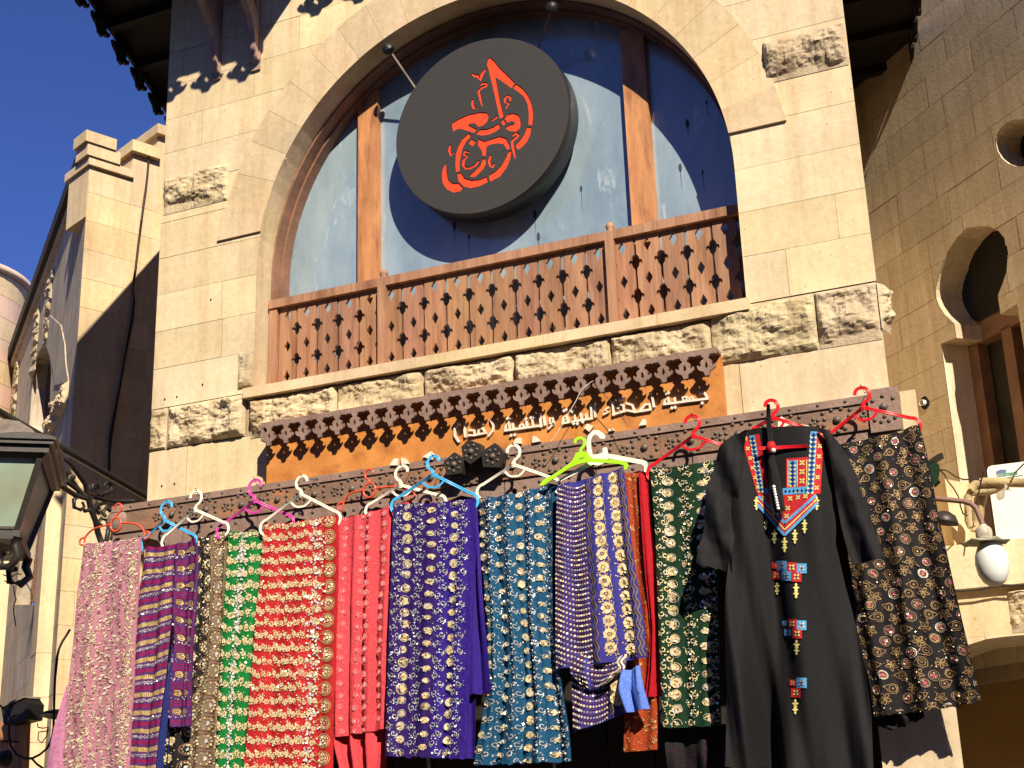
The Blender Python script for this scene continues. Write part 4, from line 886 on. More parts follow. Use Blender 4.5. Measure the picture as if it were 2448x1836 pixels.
# ================================================================== STREET LANTERN
lan = thing("street_lantern", (-2.078, -1.132, 2.6), "large black iron street lantern with milky panes on a scrolled wall arm", "lantern")
ea = V((math.cos(math.radians(127.5)), math.sin(math.radians(127.5)), 0)); na = V((-ea.y, ea.x, 0)); cc = V((-2.078, -1.132, 0))
def sq(a_, z, k=1.0): return [cc + (ea * sx + na * sy) * a_ + V((0, 0, z)) for sx, sy in ((-1, -1), (1, -1), (1, 1), (-1, 1))]
AT, AB, ZT_, ZB = .347, .23, 3.168, 2.832
mb = MB(); T4, B4 = sq(AT - .03, ZT_ - .01), sq(AB, ZB)
for i in range(4):
    mb.tube([B4[i], T4[i]], .017, "iron", n=4, smooth=False)
for (a_, z0, z1_) in ((AT, ZT_ - .02, ZT_ + .012), (AT + .018, ZT_ + .012, ZT_ + .03), (AB + .02, ZB - .03, ZB + .005)):
    mb.prism(sq(a_, z0), V((0, 0, z1_ - z0)), "iron")
for i in range(4):
    a_, b_ = T4[i], T4[(i + 1) % 4]; c_, d_ = B4[i], B4[(i + 1) % 4]
    mb.tube([a_ - V((0, 0, .012)), b_ - V((0, 0, .012))], .016, "iron", n=4, smooth=False); mb.tube([c_ + V((0, 0, .012)), d_ + V((0, 0, .012))], .014, "iron", n=4, smooth=False)
mb.build("frame", lan)
for i in range(4):
    a_, b_ = sq(AT - .04, ZT_ - .02)[i], sq(AT - .04, ZT_ - .02)[(i + 1) % 4]; c_, d_ = sq(AB - .008, ZB + .01)[i], sq(AB - .008, ZB + .01)[(i + 1) % 4]
    mb = MB(); mb.face([c_, d_, b_, a_], "lantern_glass"); mb.build("pane", lan)
mb = MB()
def sqloft(prof, m):
    for (r0, z0), (r1, z1_) in zip(prof, prof[1:]):
        A_, B_ = sq(r0, z0), sq(r1, z1_)
        for i in range(4): mb.face([A_[i], A_[(i + 1) % 4], B_[(i + 1) % 4], B_[i]], m)
sqloft([(AT + .018, ZT_ + .03), (AT - .04, ZT_ + .05), (AT - .08, ZT_ + .10), (AT - .14, ZT_ + .15), (AT - .20, ZT_ + .175)], "iron_dusty")
for i in range(4):       # scalloped cresting
    A_ = sq(AT + .02, ZT_ + .03); a_, b_ = A_[i], A_[(i + 1) % 4]; dn = (b_ - a_).cross(V((0, 0, 1))).normalized() * .008
    pts = [a_] + [a_ + (b_ - a_) * (k / 24) + V((0, 0, .012 + .016 * abs(math.sin(k / 24 * math.pi * 3)) + (.02 if abs(k - 12) < 3 else 0))) for k in range(25)] + [b_]
    mb.prism(pts, dn, "iron")
mb.lathe(cc, [(.15, ZT_ + .165), (.12, ZT_ + .185), (.085, ZT_ + .20), (.075, ZT_ + .22), (.085, ZT_ + .23), (.072, ZT_ + .24), (.062, ZT_ + .26), (.062, ZT_ + .34), (.045, ZT_ + .38), (0, ZT_ + .40)], "iron", n=20)
mb.build("roof", lan)
mb = MB()
mb.lathe(cc, [(.0, ZB - .20), (.03, ZB - .19), (.045, ZB - .15), (.03, ZB - .12), (.07, ZB - .10), (.12, ZB - .06), (AB, ZB - .03)], "iron", n=20)
for i in range(4):
    c_ = sq(AB + .01, ZB - .02)[i]; d_ = (c_ - cc); d_.z = 0; d_.normalize()
    mb.tube([c_, c_ - d_ * .01 + V((0, 0, -.04)), c_ + d_ * .015 + V((0, 0, -.08)), c_ - d_ * .03 + V((0, 0, -.12)), c_ - d_ * .09 + V((0, 0, -.115)), c_ - d_ * .10 + V((0, 0, -.07)), c_ - d_ * .06 + V((0, 0, -.055))], .021, "iron", n=8, taper=.012)
mb.build("base_scrolls", lan)
ARM = Wall(-2.559, .66, math.degrees(math.atan2(-1.5, .43)))
def au(r, x, y, off=0): u, z = ARM.uz(*q(r, x, y)); return ARM.P(u, z, off)
mb = MB(); mb.tube([au('E', 985, 805) + (au('E', 985, 805) - au('E', 40, 262)).normalized() * .7, au('E', 985, 805), au('E', 40, 262), au('E', -60, 205)], .0185, "iron", n=12); arm = mb.build("arm", lan)
mb = MB()
for pts, r0, r1 in (([(330, 530), (400, 533), (470, 578), (520, 640), (560, 712), (585, 790), (600, 870), (630, 960), (650, 1030), (668, 1100)], .013, .016), ([(335, 572), (380, 588), (440, 640), (490, 700), (545, 775)], .009, .010), ([(345, 620), (365, 690), (430, 742), (495, 780), (560, 800)], .014, .014),
                    ([(565, 805), (525, 788), (492, 815), (492, 865), (530, 882), (558, 860), (545, 832)], .012, .007), ([(560, 790), (500, 740), (455, 700), (450, 665), (480, 665)], .012, .016), ([(610, 800), (640, 775), (604, 748), (604, 718), (640, 712), (652, 738), (630, 745)], .010, .008),
                    ([(650, 792), (700, 770), (735, 755), (738, 715), (705, 698), (685, 722), (705, 740)], .012, .008), ([(600, 795), (680, 812), (760, 826), (880, 822)], .013, .010), ([(615, 885), (640, 850), (690, 835), (700, 815)], .012, .009), ([(615, 880), (650, 905), (655, 870), (640, 855)], .010, .008),
                    ([(700, 1085), (715, 1000), (705, 950), (670, 940), (655, 965), (672, 985)], .013, .009), ([(745, 1080), (760, 980), (745, 905), (705, 870), (680, 895), (695, 925)], .014, .010), ([(600, 880), (560, 890), (545, 870)], .011, .008)):
    mb.tube([au('E', x, y, random.uniform(-.004, .004)) for x, y in pts], r0, "iron", n=8, taper=r1)
mb.build("scrollwork", arm)
tie = MB()
for pts in ([(30, 1350), (80, 1380), (130, 1340), (180, 1370), (215, 1440), (210, 1500)], [(90, 1385), (95, 1440), (110, 1470), (85, 1520), (105, 1650)], [(20, 1310), (70, 1330), (110, 1300), (140, 1310)]):
    tie.tube(smooth([G('E', x, y, -.9) for x, y in pts], 2), .0026, "cable", n=5)
tag(tie.build("loose_wires"), "tangled loose wires hanging under the black street lantern", "wire")
# things low on the left
fl_ = MB(); fl_.prism(GL('W6', [(10, 1030), (235, 925), (290, 1000), (270, 1160), (150, 1190), (40, 1215)], .25), V((0, .12, 0)), "black"); fl_.prism(GL('W6', [(5, 1025), (235, 915), (245, 935), (12, 1040)], .24), V((0, .13, 0)), "iron_dusty")
tag(fl_.build("floodlight"), "black box floodlight on the left wall beside wires", "floodlight")
ob_ = MB()
for i, (x0, x1) in enumerate(((5, 85), (90, 165), (170, 262))): ob_.prism(GL('W6', [(x0, 1190), (x1, 1150), (x1 - 20, 1700), (x0 - 20, 1700)], .35), V((0, .04, 0)), "wood_mull")
ob_.prism(GL('W6', [(0, 1375), (185, 1385), (185, 1398), (0, 1388)], .345), V((0, .01, 0)), "void"); ob_.prism(GL('W6', [(30, 1175), (200, 1180), (200, 1195), (30, 1190)], .345), V((0, .01, 0)), "void")
tag(ob_.build("wooden_shutter"), "orange brown wooden shutter at the bottom left corner", "shutter")
bk = MB(); bk.dome(G('W6', 60, 1560, .1), .045, (0, -1, 0), "black", 1, n=16); tag(bk.build("dark_bell"), "round black bell lamp in front of the orange shutter", "lamp")
ls_ = thing("dish_lamp", G('W6', 600, 1125, .12), "flat black dish lamp shade behind the pink scarf", "lamp")
mb = MB(); mb.lathe(G('W6', 600, 1120, .12), [(0, .028), (.04, .025), (.075, .012), (.095, -.004), (.088, -.006), (0, .016)], "black", n=28, axis=(.0, .12, 1)); mb.build("shade", ls_)
mb = MB(); mb.lathe(G('W6', 600, 1540, .12), [(0, -.01), (.03, 0), (.045, .03), (.05, .07), (.04, .11), (.02, .14), (.015, .2)], "bulb_white", n=20); mb.build("bulb", ls_)
cw = MB()
for pts, r in (([(720, 235), (680, 300), (640, 360), (608, 430), (585, 520), (572, 640), (562, 800), (556, 1000), (550, 1250), (530, 1370), (480, 1460), (410, 1520), (330, 1560), (250, 1560), (170, 1520), (110, 1430), (90, 1300), (100, 1180), (150, 1120), (210, 1115)], .0065),
               ([(715, 250), (660, 330), (600, 440), (590, 560), (575, 700), (560, 800)], .004), ([(0, 1015), (40, 1050), (90, 1100), (110, 1160)], .005), ([(330, 1565), (380, 1620), (440, 1660)], .006), ([(385, 1200), (390, 1240), (440, 1250), (495, 1240), (480, 1330), (430, 1400), (390, 1370), (395, 1290), (500, 1275)], .003)):
    cw.tube([G('W6', x, y, .08) for x, y in pts], r, "cable", n=6)
tag(cw.build("hanging_cable"), "brown cable looping down beside the pink scarf at bottom left", "cable")

# ================================================================== HANGING CLOTHES
class Cloth:
    """a hung length of cloth; rows = (left, right) photo points down its edges, measured on the plane y0"""
    def __init__(s, y0, rows, amp=.012, folds=3.0, ph=0.0, top_amp=.35, fold=None, bulge=.012, seed=1, rag=0.0):
        s.y0 = y0; s.L = [atY(*a, y0) for a, b in rows]; s.R = [atY(*b, y0) for a, b in rows]
        s.c = [0]; 
        for i in range(1, len(rows)): s.c.append(s.c[-1] + ((s.L[i] + s.R[i]) / 2 - (s.L[i - 1] + s.R[i - 1]) / 2).length)
        s.H = s.c[-1]; s.W = sum((a - b).length for a, b in zip(s.L, s.R)) / len(rows); s.amp = amp; s.folds = folds; s.ph = ph; s.ta = top_amp; s.fold = fold; s.bulge = bulge; s.seed = seed; s.mb = MB(); s.rag = rag
    def S(s, u, v, lift=0.0):           # metres across / down -> world
        k = min(max(u / s.W, 0), 1); vv = min(max(v, 0), s.H); i = 0
        while i < len(s.c) - 2 and s.c[i + 1] < vv: i += 1
        t = (vv - s.c[i]) / (s.c[i + 1] - s.c[i]); a = s.L[i].lerp(s.L[i + 1], t); b = s.R[i].lerp(s.R[i + 1], t); p = a.lerp(b, k); T = vv / s.H
        if s.fold: y = s.fold(p.x, p.z)
        else:
            A = s.amp * 1.25 * (s.ta + (1 - s.ta) * min(1, T * 1.6)); p = p + V((0, 0, (.006 * noise.noise(V((p.x * 26, s.seed, 2))) - .007 * math.sin(math.pi * k)) * max(0, 1 - T * 9)))
            w_ = math.sin(2 * math.pi * (s.folds * k + s.ph + .12 * math.sin(2.1 * T + s.seed)) + .5 * math.sin(7 * k + s.seed))
            w2 = math.sin(2 * math.pi * (s.folds * 2.3 * k + s.seed * .37) + 1.5 * T)
            y = s.y0 - A * (w_ + .35 * w2) - s.bulge * math.sin(math.pi * T) + .007 * noise.noise(V((p.x * 9, p.z * 5, s.seed))) + .0045 * noise.noise(V((p.x * 34, p.z * 4.5, s.seed))) + .0018 * noise.noise(V((p.x * 60, p.z * 50, s.seed)))
        if s.rag and T > .97: p = p + V((0, 0, s.rag * noise.noise(V((p.x * 40, 3, s.seed)))))
        return V((p.x, y - lift, p.z))
    def sheet(s, m, du=.0095, dv=.014, matf=None):
        nu = max(4, int(s.W / du)); nv = max(4, int(s.H / dv)); mb = s.mb
        P_ = [[s.S(s.W * i / nu, s.H * j / nv) for i in range(nu + 1)] for j in range(nv + 1)]
        if matf is None:
            mb.add([p for r in P_ for p in r], [(j * (nu + 1) + i, (j + 1) * (nu + 1) + i, (j + 1) * (nu + 1) + i + 1, j * (nu + 1) + i + 1) for j in range(nv) for i in range(nu)], m, smooth=True)
            b_ = [p + V((0, .003, 0)) for r in P_ for p in r]
        else:
            for j in range(nv):
                for i in range(nu): mb.face([P_[j][i], P_[j + 1][i], P_[j + 1][i + 1], P_[j][i + 1]], matf(s.W * (i + .5) / nu, s.H * (j + .5) / nv), smooth=False)
        s.hem(m)
        return s
    def hem(s, m):                       # turned edges give the cloth thickness
        n = 40
        for e in (0, s.W):
            for j in range(n):
                a = s.S(e, s.H * j / n); b = s.S(e, s.H * (j + 1) / n); s.mb.face([a, b, b + V((0, .006, 0)), a + V((0, .006, 0))], m)
        for i in range(n):
            a = s.S(s.W * i / n, s.H); b = s.S(s.W * (i + 1) / n, s.H); s.mb.face([a, b, b + V((0, .006, 0)), a + V((0, .006, 0))], m)
            a = s.S(s.W * i / n, 0); b = s.S(s.W * (i + 1) / n, 0); s.mb.face([a, b, b + V((0, .014, -.004)), a + V((0, .014, -.004))], m)
    def poly(s, pts, m, lift=.0028, tilt=0.0):
        if not all(-.002 < p[0] < s.W + .002 and 0 < p[1] < s.H for p in pts): return
        cu = sum(p[0] for p in pts) / len(pts); cv = sum(p[1] for p in pts) / len(pts)
        if tilt: c = s.S(cu, cv, lift + .0006); tx, tz = random.gauss(0, tilt), random.gauss(0, tilt); vs = []
        if tilt:
            for u, v in pts: p = s.S(u, v, lift); vs.append(V((p.x, c.y + (u - cu) * tx + (v - cv) * tz, p.z)))
        else: vs = [s.S(u, v, lift) for u, v in pts]
        s.mb.face(vs, m)
    def disc(s, u, v, r, m, n=6, tilt=0.0, lift=.003, ry=None):
        ry = ry or r; a0 = random.random() * 6; s.poly([(u + r * math.cos(a0 + 6.2832 * i / n), v + ry * math.sin(a0 + 6.2832 * i / n)) for i in range(n)], m, lift, tilt)
    def line(s, pts, w_, m, lift=.003):
        for (a, b), (c, d) in zip(pts, pts[1:]):
            l = math.hypot(c - a, d - b) or 1; nx, ny = -(d - b) / l * w_ / 2, (c - a) / l * w_ / 2
            s.poly([(a + nx, b + ny), (c + nx, d + ny), (c - nx, d - ny), (a - nx, b - ny)], m, lift)
    def ring(s, u, v, r, w_, m, n=9, ry=None, a0=0, a1=360):
        ry = ry or r; s.line([(u + r * math.cos(math.radians(a0 + (a1 - a0) * i / n)), v + ry * math.sin(math.radians(a0 + (a1 - a0) * i / n))) for i in range(n + 1)], w_, m)
    def curl(s, u, v, r, m, fl=1, w_=.0022):
        s.line([(u + fl * r * (1 - i / 11) * math.cos(i * .75), v + r * (1 - i / 11) * math.sin(i * .75)) for i in range(9)] , w_, m)
        s.line([(u + fl * r, v), (u + fl * r * .9, v + r * .9), (u + fl * r * .3, v + r * 1.5)], w_, m)
    def flower(s, u, v, r, m, mc=None, n=6, lift=.003):
        a0 = random.random()
        for i in range(n): t = a0 + 6.2832 * i / n; s.disc(u + r * .62 * math.cos(t), v + r * .62 * math.sin(t), r * .36, m, 5, .12, lift)
        s.disc(u, v, r * .28, mc or m, 5, .2, lift + .0006)
    def done(s, name, label, cat, group=None, parent=None):
        o = s.mb.build(name, parent)
        if parent is None: tag(o, label, cat, group)
        return o
GS = "shiny scarves hung in a row from the beam"
rnd = random.random; uni = random.uniform
def px(*a): return [((a[i], a[i + 1]), (a[i + 2], a[i + 3])) for i in range(0, len(a), 4)]

# 1 dusty pink with gold leaf columns
c = Cloth(-.20, px(199, 1300, 337, 1283, 188, 1420, 334, 1400, 176, 1560, 328, 1550, 160, 1700, 320, 1700, 145, 1850, 309, 1850), amp=.005, folds=1.5, seed=3).sheet("fab_pink")
ncol = 9
for k in range(ncol):
    for i in range(int(c.H / .0045)):
        v = i * .0050; t = v * 42 + k * 1.3; u = c.W * (k + .5) / ncol + .010 * math.sin(t) + uni(-.002, .002)
        mm = "fab_brownthread" if rnd() < .45 else ("fab_cream" if rnd() < .7 else "fab_palegold"); a = math.cos(t) * .9 + 1.57 + uni(-.6, .6); l = uni(.003, .008)
        for _e in range(2): a += uni(-1.2, 1.2); uj = u + uni(-.009, .009); c.line([(uj - l * math.cos(a), v - l * math.sin(a)), (uj + l * math.cos(a), v + l * math.sin(a))], .0020, mm)
        if i % 3 == 0: c.disc(u + uni(-.012, .012), v, uni(.0018, .003), random.choice(("fab_cream", "fab_brownthread", "fab_palegold")), 5, .2)
        if rnd() < .11:
            for sgn in (1,): uu = u + uni(-.02, .02); h_ = uni(.6, 1.1); t_a = uni(-.006, .006); c.poly([(uu - .014 * h_, v + .004 + t_a), (uu - .004, v - .0045), (uu + .014 * h_, v - .005 - t_a), (uu + .004, v + .0045)], "fab_cream" if rnd() < .85 else "sequin", .0036, .12)
for e in range(1700):
    if rnd() < .75:
        kk = random.choice((.28, .30, .86, .90, .94)); u = c.W * kk + random.gauss(0, .006)
    else: u = uni(0, c.W)
    c.disc(u, uni(0, c.H), uni(.0018, .0040), "sequin" if rnd() < .4 else "fab_palegold", 5, .35)
c.done("scarf", "dusty pink scarf covered in gold leaf embroidery, leftmost of the row", "scarf", GS)
c = Cloth(-.165, px(160, 1640, 200, 1640, 136, 1740, 200, 1740, 112, 1850, 200, 1850), amp=.006, folds=1.2).sheet("fab_pinkplain"); c.done("scarf", "plain pink cloth edge hanging behind the dusty pink embroidered scarf", "scarf", GS)

# 2 purple, magenta and gold stripes with loops
def stripe(u, v):
    t = ((v + .003 * math.sin(u * 40)) % .083) * .6
    if t < .010: return "fab_magenta"
    if t < .018: return "fab_purple"
    if t < .030: return "fab_goldthread" if int(u / .003) % 2 else "fab_taupe"
    if t < .036: return "fab_purple"
    if t < .044: return "fab_silver" if (int(u / .004) + int(v / .003)) % 3 == 0 else "fab_purple"
    return "fab_purple"
c = Cloth(-.17, px(350, 1307, 425, 1299, 334, 1420, 419, 1395, 328, 1560, 410, 1530, 318, 1700, 392, 1690, 306, 1850, 372, 1850), amp=.009, folds=1.5, seed=2).sheet("fab_purple", .003, .0035, stripe)
for i in range(300): c.disc(uni(0, c.W), (random.randint(0, 14) * .083 + uni(.060, .074)), .0028, "sequin_silver", 4, .5)
c.done("scarf", "purple scarf with gold and magenta bands, left panel slanting down", "scarf", GS)
c = Cloth(-.185, px(417, 1300, 468, 1287, 415, 1330, 476, 1310, 413, 1380, 478, 1371, 411, 1450, 474, 1460, 418, 1530, 468, 1540, 414, 1620, 462, 1620, 404, 1700, 458, 1700, 408, 1738, 456, 1736), amp=.012, folds=1.5, seed=5).sheet("fab_purple", .004, .006, lambda u, v: "fab_magenta" if (v % .083) < .03 and (int(v / .004) % 3) else "fab_purple")
for k in range(int(c.H / .083)):
    v = k * .083 + .05
    for du in (0, .06):
        u = .006 + du + uni(-.002, .002); l = .055
        for dy in (-.009, -.003, .003, .009): c.line([(u, v + dy * .3), (u + l * .5, v - .002 + dy), (u + l * .85, v + dy * 1.4), (u + l, v + .001)], .0032, "fab_goldthread")
    for i in range(16): c.disc(uni(0, c.W), v + .022 + uni(-.007, .007), .003, "sequin_silver" if rnd() < .7 else "sequin", 5, .4)
    for i in range(7): uu = uni(0, c.W * .9); c.line([(uu, v - .018), (uu + .02, v - .021 + uni(-.003, .003))], .002, "fab_magenta")
c.done("scarf", "purple and magenta scarf end with gold tassel loops, folded short", "scarf", GS)
c = Cloth(-.135, px(412, 1540, 440, 1530, 404, 1640, 420, 1640, 385, 1740, 416, 1740, 368, 1850, 405, 1850), amp=.012, folds=1.2).sheet("fab_navy"); c.done("scarf", "plain navy blue cloth strip hanging under the purple looped scarf", "scarf", GS)

# 3 taupe and silver with pearl circles
c = Cloth(-.135, px(462, 1288, 546, 1264, 470, 1380, 543, 1360, 470, 1480, 540, 1480, 452, 1620, 536, 1600, 405, 1740, 524, 1740, 392, 1850, 513, 1850), amp=.011, folds=2.0, seed=8)
c = Cloth(-.135, px(462, 1288, 546, 1264, 470, 1380, 543, 1360, 470, 1480, 540, 1480, 452, 1620, 536, 1600, 405, 1740, 524, 1740, 392, 1850, 513, 1850), amp=.011, folds=2.0, seed=8)
c.sheet("fab_taupe", .006, .009, lambda u, v: "fab_black" if u < c.W * .38 + .012 * math.sin(v * 14) else "fab_taupe")
for k in range(int(c.H / .078) + 1):
    v = k * .078 + .03
    for uu, r in ((c.W * .76, .034), (c.W * .40, .028)):
        c.ring(uu, v + (0 if uu > c.W * .5 else .036), r, .0042, "fab_brownthread", 12)
        for i in range(10): t = i * .628; c.disc(uu + r * .72 * math.cos(t), v + (0 if uu > c.W * .5 else .036) + r * .72 * math.sin(t),   .0052, "fab_palegold" if i % 3 else "sequin", 6, .25)
        c.disc(uu, v + (0 if uu > c.W * .5 else .036), r * .30, "sequin_silver", 7, .3)
        c.line([(uu + r * 1.15, v - r), (uu + r * 1.3, v), (uu + r * 1.1, v + r)], .002, "fab_goldthread")
    c.flower(c.W * .10 + uni(-.006, .006), v, .022, "fab_palegold", "sequin")
for i in range(600): c.disc(uni(0, c.W), uni(0, c.H), uni(.002, .0036), "fab_palegold" if rnd() < .6 else "sequin", 5, .4)
c.done("scarf", "taupe and black scarf with large silver pearl circles beside the green one", "scarf", GS)

def flowerbands(c, gold, period, r, x0, x1, m1="fab_palegold"):
    for k in range(int(c.H / period) + 1):
        v0 = k * period + .012
        n = int((x1 - x0) / (r * 1.7)); sh = uni(-.003, .003)
        for i in range(n):
            u = x0 + (x1 - x0) * (i + .5) / n; v = v0 + .004 * math.sin(i * 1.7 + k) + (.005 if i % 2 else -.005)
            c.flower(u, v, r * uni(.8, 1.1), m1, gold)
            if i % 2 == 0: c.disc(u, v + r * 1.2, .0042, m1, 5, .2); c.disc(u + r * .7, v + r * 1.1, .0036, m1, 5, .2); c.disc(u - r * .7, v - r * 1.1, .0036, m1, 5, .2)
            for e in range(4): c.disc(u + uni(-r, r), v + uni(-r, r) * 1.3, uni(.002, .0042), gold if rnd() < .5 else m1, 5, .45)
# 4 green with gold flower bands
c = Cloth(-.16, px(544, 1270, 631, 1265, 540, 1400, 624, 1390, 531, 1540, 610, 1540, 522, 1690, 597, 1690, 512, 1850, 582, 1850), amp=.006, folds=2.0, seed=4).sheet("fab_green")
flowerbands(c, "sequin", .063, .0165, .004, c.W - .003)
for i in range(420): c.disc(c.W * .45 + random.gauss(0, .014), uni(0, c.H), uni(.003, .006), "sequin_silver" if i % 2 else "fab_white", 6, .25, .006)  # silver sequins, plus white discs that put their glints into the colour
c.done("scarf", "bright green scarf with bands of gold sequin flowers", "scarf", GS)
# 5 red with gold flower bands and a scalloped border
c = Cloth(-.205, px(633, 1254, 808, 1230, 622, 1400, 812, 1390, 610, 1560, 808, 1560, 598, 1700, 802, 1700, 583, 1850, 796, 1850), amp=.006, folds=2.2, seed=6).sheet("fab_red")
flowerbands(c, "sequin", .057, .0135, .003, c.W * .79)
for k in range(int(c.H / .074) + 1):
    v = k * .074 + .02; u = c.W * .89
    c.ring(u, v, .036, .003, "fab_goldthread", 10, .031, -150, 150); c.ring(u, v, .028, .0028, "fab_palegold", 10, .024, -150, 150)
    c.line([(u - .033, v - .017), (u - .056, v), (u - .033, v + .017)], .003, "fab_goldthread")
    for i in range(9): t = i * .698; c.disc(u + .018 * math.cos(t), v + .016 * math.sin(t), .0050, "fab_palegold", 5, .3)
    c.disc(u, v, .008, "sequin", 6, .3)
for i in range(330): c.disc(c.W * .74 + random.gauss(0, .024), uni(0, c.H), uni(.003, .006), "sequin_silver" if i % 2 else "fab_white", 6, .25, .006)
for i in range(900): c.disc(uni(0, c.W * .8), uni(0, c.H), uni(.002, .0038), "fab_pink_light", 5, .1)
c.done("scarf", "wide red scarf covered with rows of gold flowers", "scarf", GS)
# 6 coral pleated
fold6 = None
c = Cloth(-.168, px(804, 1240, 941, 1207, 803, 1330, 940, 1330, 800, 1480, 934, 1480, 798, 1620, 930, 1610, 795, 1720, 926, 1700, 797, 1764, 922, 1742), amp=.013, folds=3.6, seed=9, top_amp=.5).sheet("fab_coral")
for i in range(1300): c.disc(uni(0, c.W), uni(0, c.H), uni(.0014, .0024), "fab_ring_pink" if rnd() < .7 else "fab_pink_light", 4)
for k in range(24):
    for uu in (.16, .46, .60, .86):
        v = k * .05 + uni(-.008, .008) + uu * .03; c.flower(c.W * uu + uni(-.006, .006), v, .014, "fab_pink_light", "sequin_silver", 7); c.disc(c.W * uu + uni(-.02, .02), v + .02, .002, "sequin_silver", 5, .2)
c.done("scarf", "pleated coral pink shawl with faint woven flowers", "scarf", GS)
c = Cloth(-.13, px(872, 1228, 985, 1190, 870, 1290, 985, 1290, 868, 1400, 985, 1400), amp=.01, folds=3).sheet("fab_coral"); 
for i in range(120): c.disc(uni(0, c.W), uni(0, c.H), .0016, "fab_ring_pink", 4)
c.done("scarf", "coral cloth top showing behind the blue hanger", "scarf", GS)
c = Cloth(-.12, px(797, 1700, 930, 1700, 797, 1780, 924, 1780, 815, 1850, 915, 1850), amp=.03, folds=3.0, top_amp=1, seed=3).sheet("fab_coral"); c.done("scarf", "gathered coral tail hanging under the coral shawl", "scarf", GS)

def blobcols(c, cols, period, w_=.0135, m="fab_palegold", m2="sequin", off=0.0, silver="fab_silver", curls=True, dens=1.0, u0=0, u1=None):
    u1 = u1 or c.W
    for ci, cu0 in enumerate(cols):
        for k in range(int(c.H / period) + 1):
            v = k * period + (ci % 2) * period * .5 + .01 + uni(-.004, .004); u = u0 + (u1 - u0) * cu0 + uni(-.003, .003)
            rr = w_ * uni(.9, 1.08); n = 10; mm = m if rnd() < .7 else m2
            rj = [uni(.62, 1.12) for i in range(n)]; fl_v = (.58 if ci % 2 else .88) * uni(.85, 1.1); rr *= uni(.85, 1.1); c.poly([(u + rr * rj[i] * math.cos(.628 * i), v + rr * fl_v * rj[i] * math.sin(.628 * i)) for i in range(n)], mm, .0030, .10)
            for e in range(7): c.disc(u + uni(-.8, .8) * rr, v + uni(-.7, .7) * rr * fl_v, rr * uni(.10, .26), random.choice(("fab_goldthread", "fab_taupe", "fab_brownthread", "fab_palegold", "sequin", "fab_white")), 5, .3, .0038)
            c.poly([(u - rr * .5, v - rr * .1), (u, v - rr * .35), (u + rr * .55, v), (u, v + rr * .25)], "fab_goldthread", .0042); c.ring(u, v, rr * 1.0, .0018, "fab_palegold" if k % 2 else "fab_silver", 9, rr * fl_v * 1.02)
            for e in range(3): c.disc(u + uni(-.6, .6) * rr, v + uni(-.6, .6) * rr, rr * uni(.12, .3), m2 if rnd() < .6 else "sequin_silver", 5, .3, .0048)
    gaps = sorted(cols)
    mids = [(a + b) / 2 for a, b in zip(gaps, gaps[1:])] + ([gaps[0] * .45] if gaps[0] > .12 else []) + ([1 - (1 - gaps[-1]) * .45] if gaps[-1] < .88 else [])
    if curls:
        for mi_, mu in enumerate(mids):
            for k in range(int(c.H / .034) + 1):
                u = u0 + (u1 - u0) * mu + (.011 if k % 2 else -.011); v = k * .034 + uni(0, .006)
                c.curl(u, v, .0135, silver, 1 if k % 2 else -1, .003)
                c.disc(u - (.018 if k % 2 else -.018), v + .008, .0048, "sequin_silver" if rnd() < .5 else silver, 6, .25)
                for e in range(7): c.disc(u + uni(-.026, .026), v + uni(-.017, .017), .0026, silver if rnd() < .7 else "sequin_silver", 5, .3)
# 7 violet
c = Cloth(-.215, px(941, 1204, 1136, 1191, 939, 1330, 1138, 1330, 934, 1480, 1132, 1480, 930, 1620, 1126, 1620, 923, 1760, 1118, 1760, 922, 1808, 1112, 1814), amp=.006, folds=2.4, seed=7, rag=.012).sheet("fab_violet", .006, .012, lambda u, v: "fab_violetplain" if u > c.W * .88 else "fab_violet")
blobcols(c, [.20, .52, .82], .053, .0205, u1=c.W * .92)
c.done("scarf", "violet shawl with three columns of gold sequin buds", "scarf", GS)
c = Cloth(-.185, px(1115, 1215, 1140, 1195, 1118, 1330, 1150, 1330, 1116, 1480, 1162, 1480, 1112, 1600, 1172, 1590, 1110, 1664, 1177, 1655), amp=.012, folds=1.3, seed=2, rag=.01).sheet("fab_violetplain"); c.done("scarf", "plain violet panel of cloth fanning out right of the violet sequin shawl", "scarf", GS)
c = Cloth(-.16, px(1108, 1600, 1140, 1600, 1106, 1720, 1140, 1720, 1104, 1812, 1134, 1814), amp=.008, folds=1.0).sheet("fab_violetplain"); c.done("scarf", "plain violet cloth end at the foot of the violet shawl", "scarf", GS)
# 8 teal pleated
c = Cloth(-.17, px(1143, 1192, 1318, 1158, 1150, 1330, 1324, 1330, 1166, 1480, 1326, 1480, 1168, 1620, 1345, 1620, 1150, 1740, 1362, 1740, 1137, 1800, 1366, 1795, 1134, 1830, 1368, 1820), amp=.015, folds=3.2, seed=11, top_amp=.5, rag=.01).sheet("fab_teal", .006, .009, lambda u, v: "fab_tealplain" if (v > c.H * .925 or u > c.W * .955) else "fab_teal")
c.H0 = c.H; c.H *= 1.0
blobcols(c, [.04, .27, .55, .83], .056, .019)
c.done("scarf", "pleated teal blue shawl with gold bud columns and plain hem", "scarf", GS)
c = Cloth(-.15, px(1305, 1165, 1335, 1158, 1310, 1400, 1332, 1400, 1316, 1610, 1330, 1610), amp=.004, folds=1).sheet("fab_tealplain"); c.done("scarf", "plain teal selvedge strip between the teal and the blue scarves", "scarf", GS)
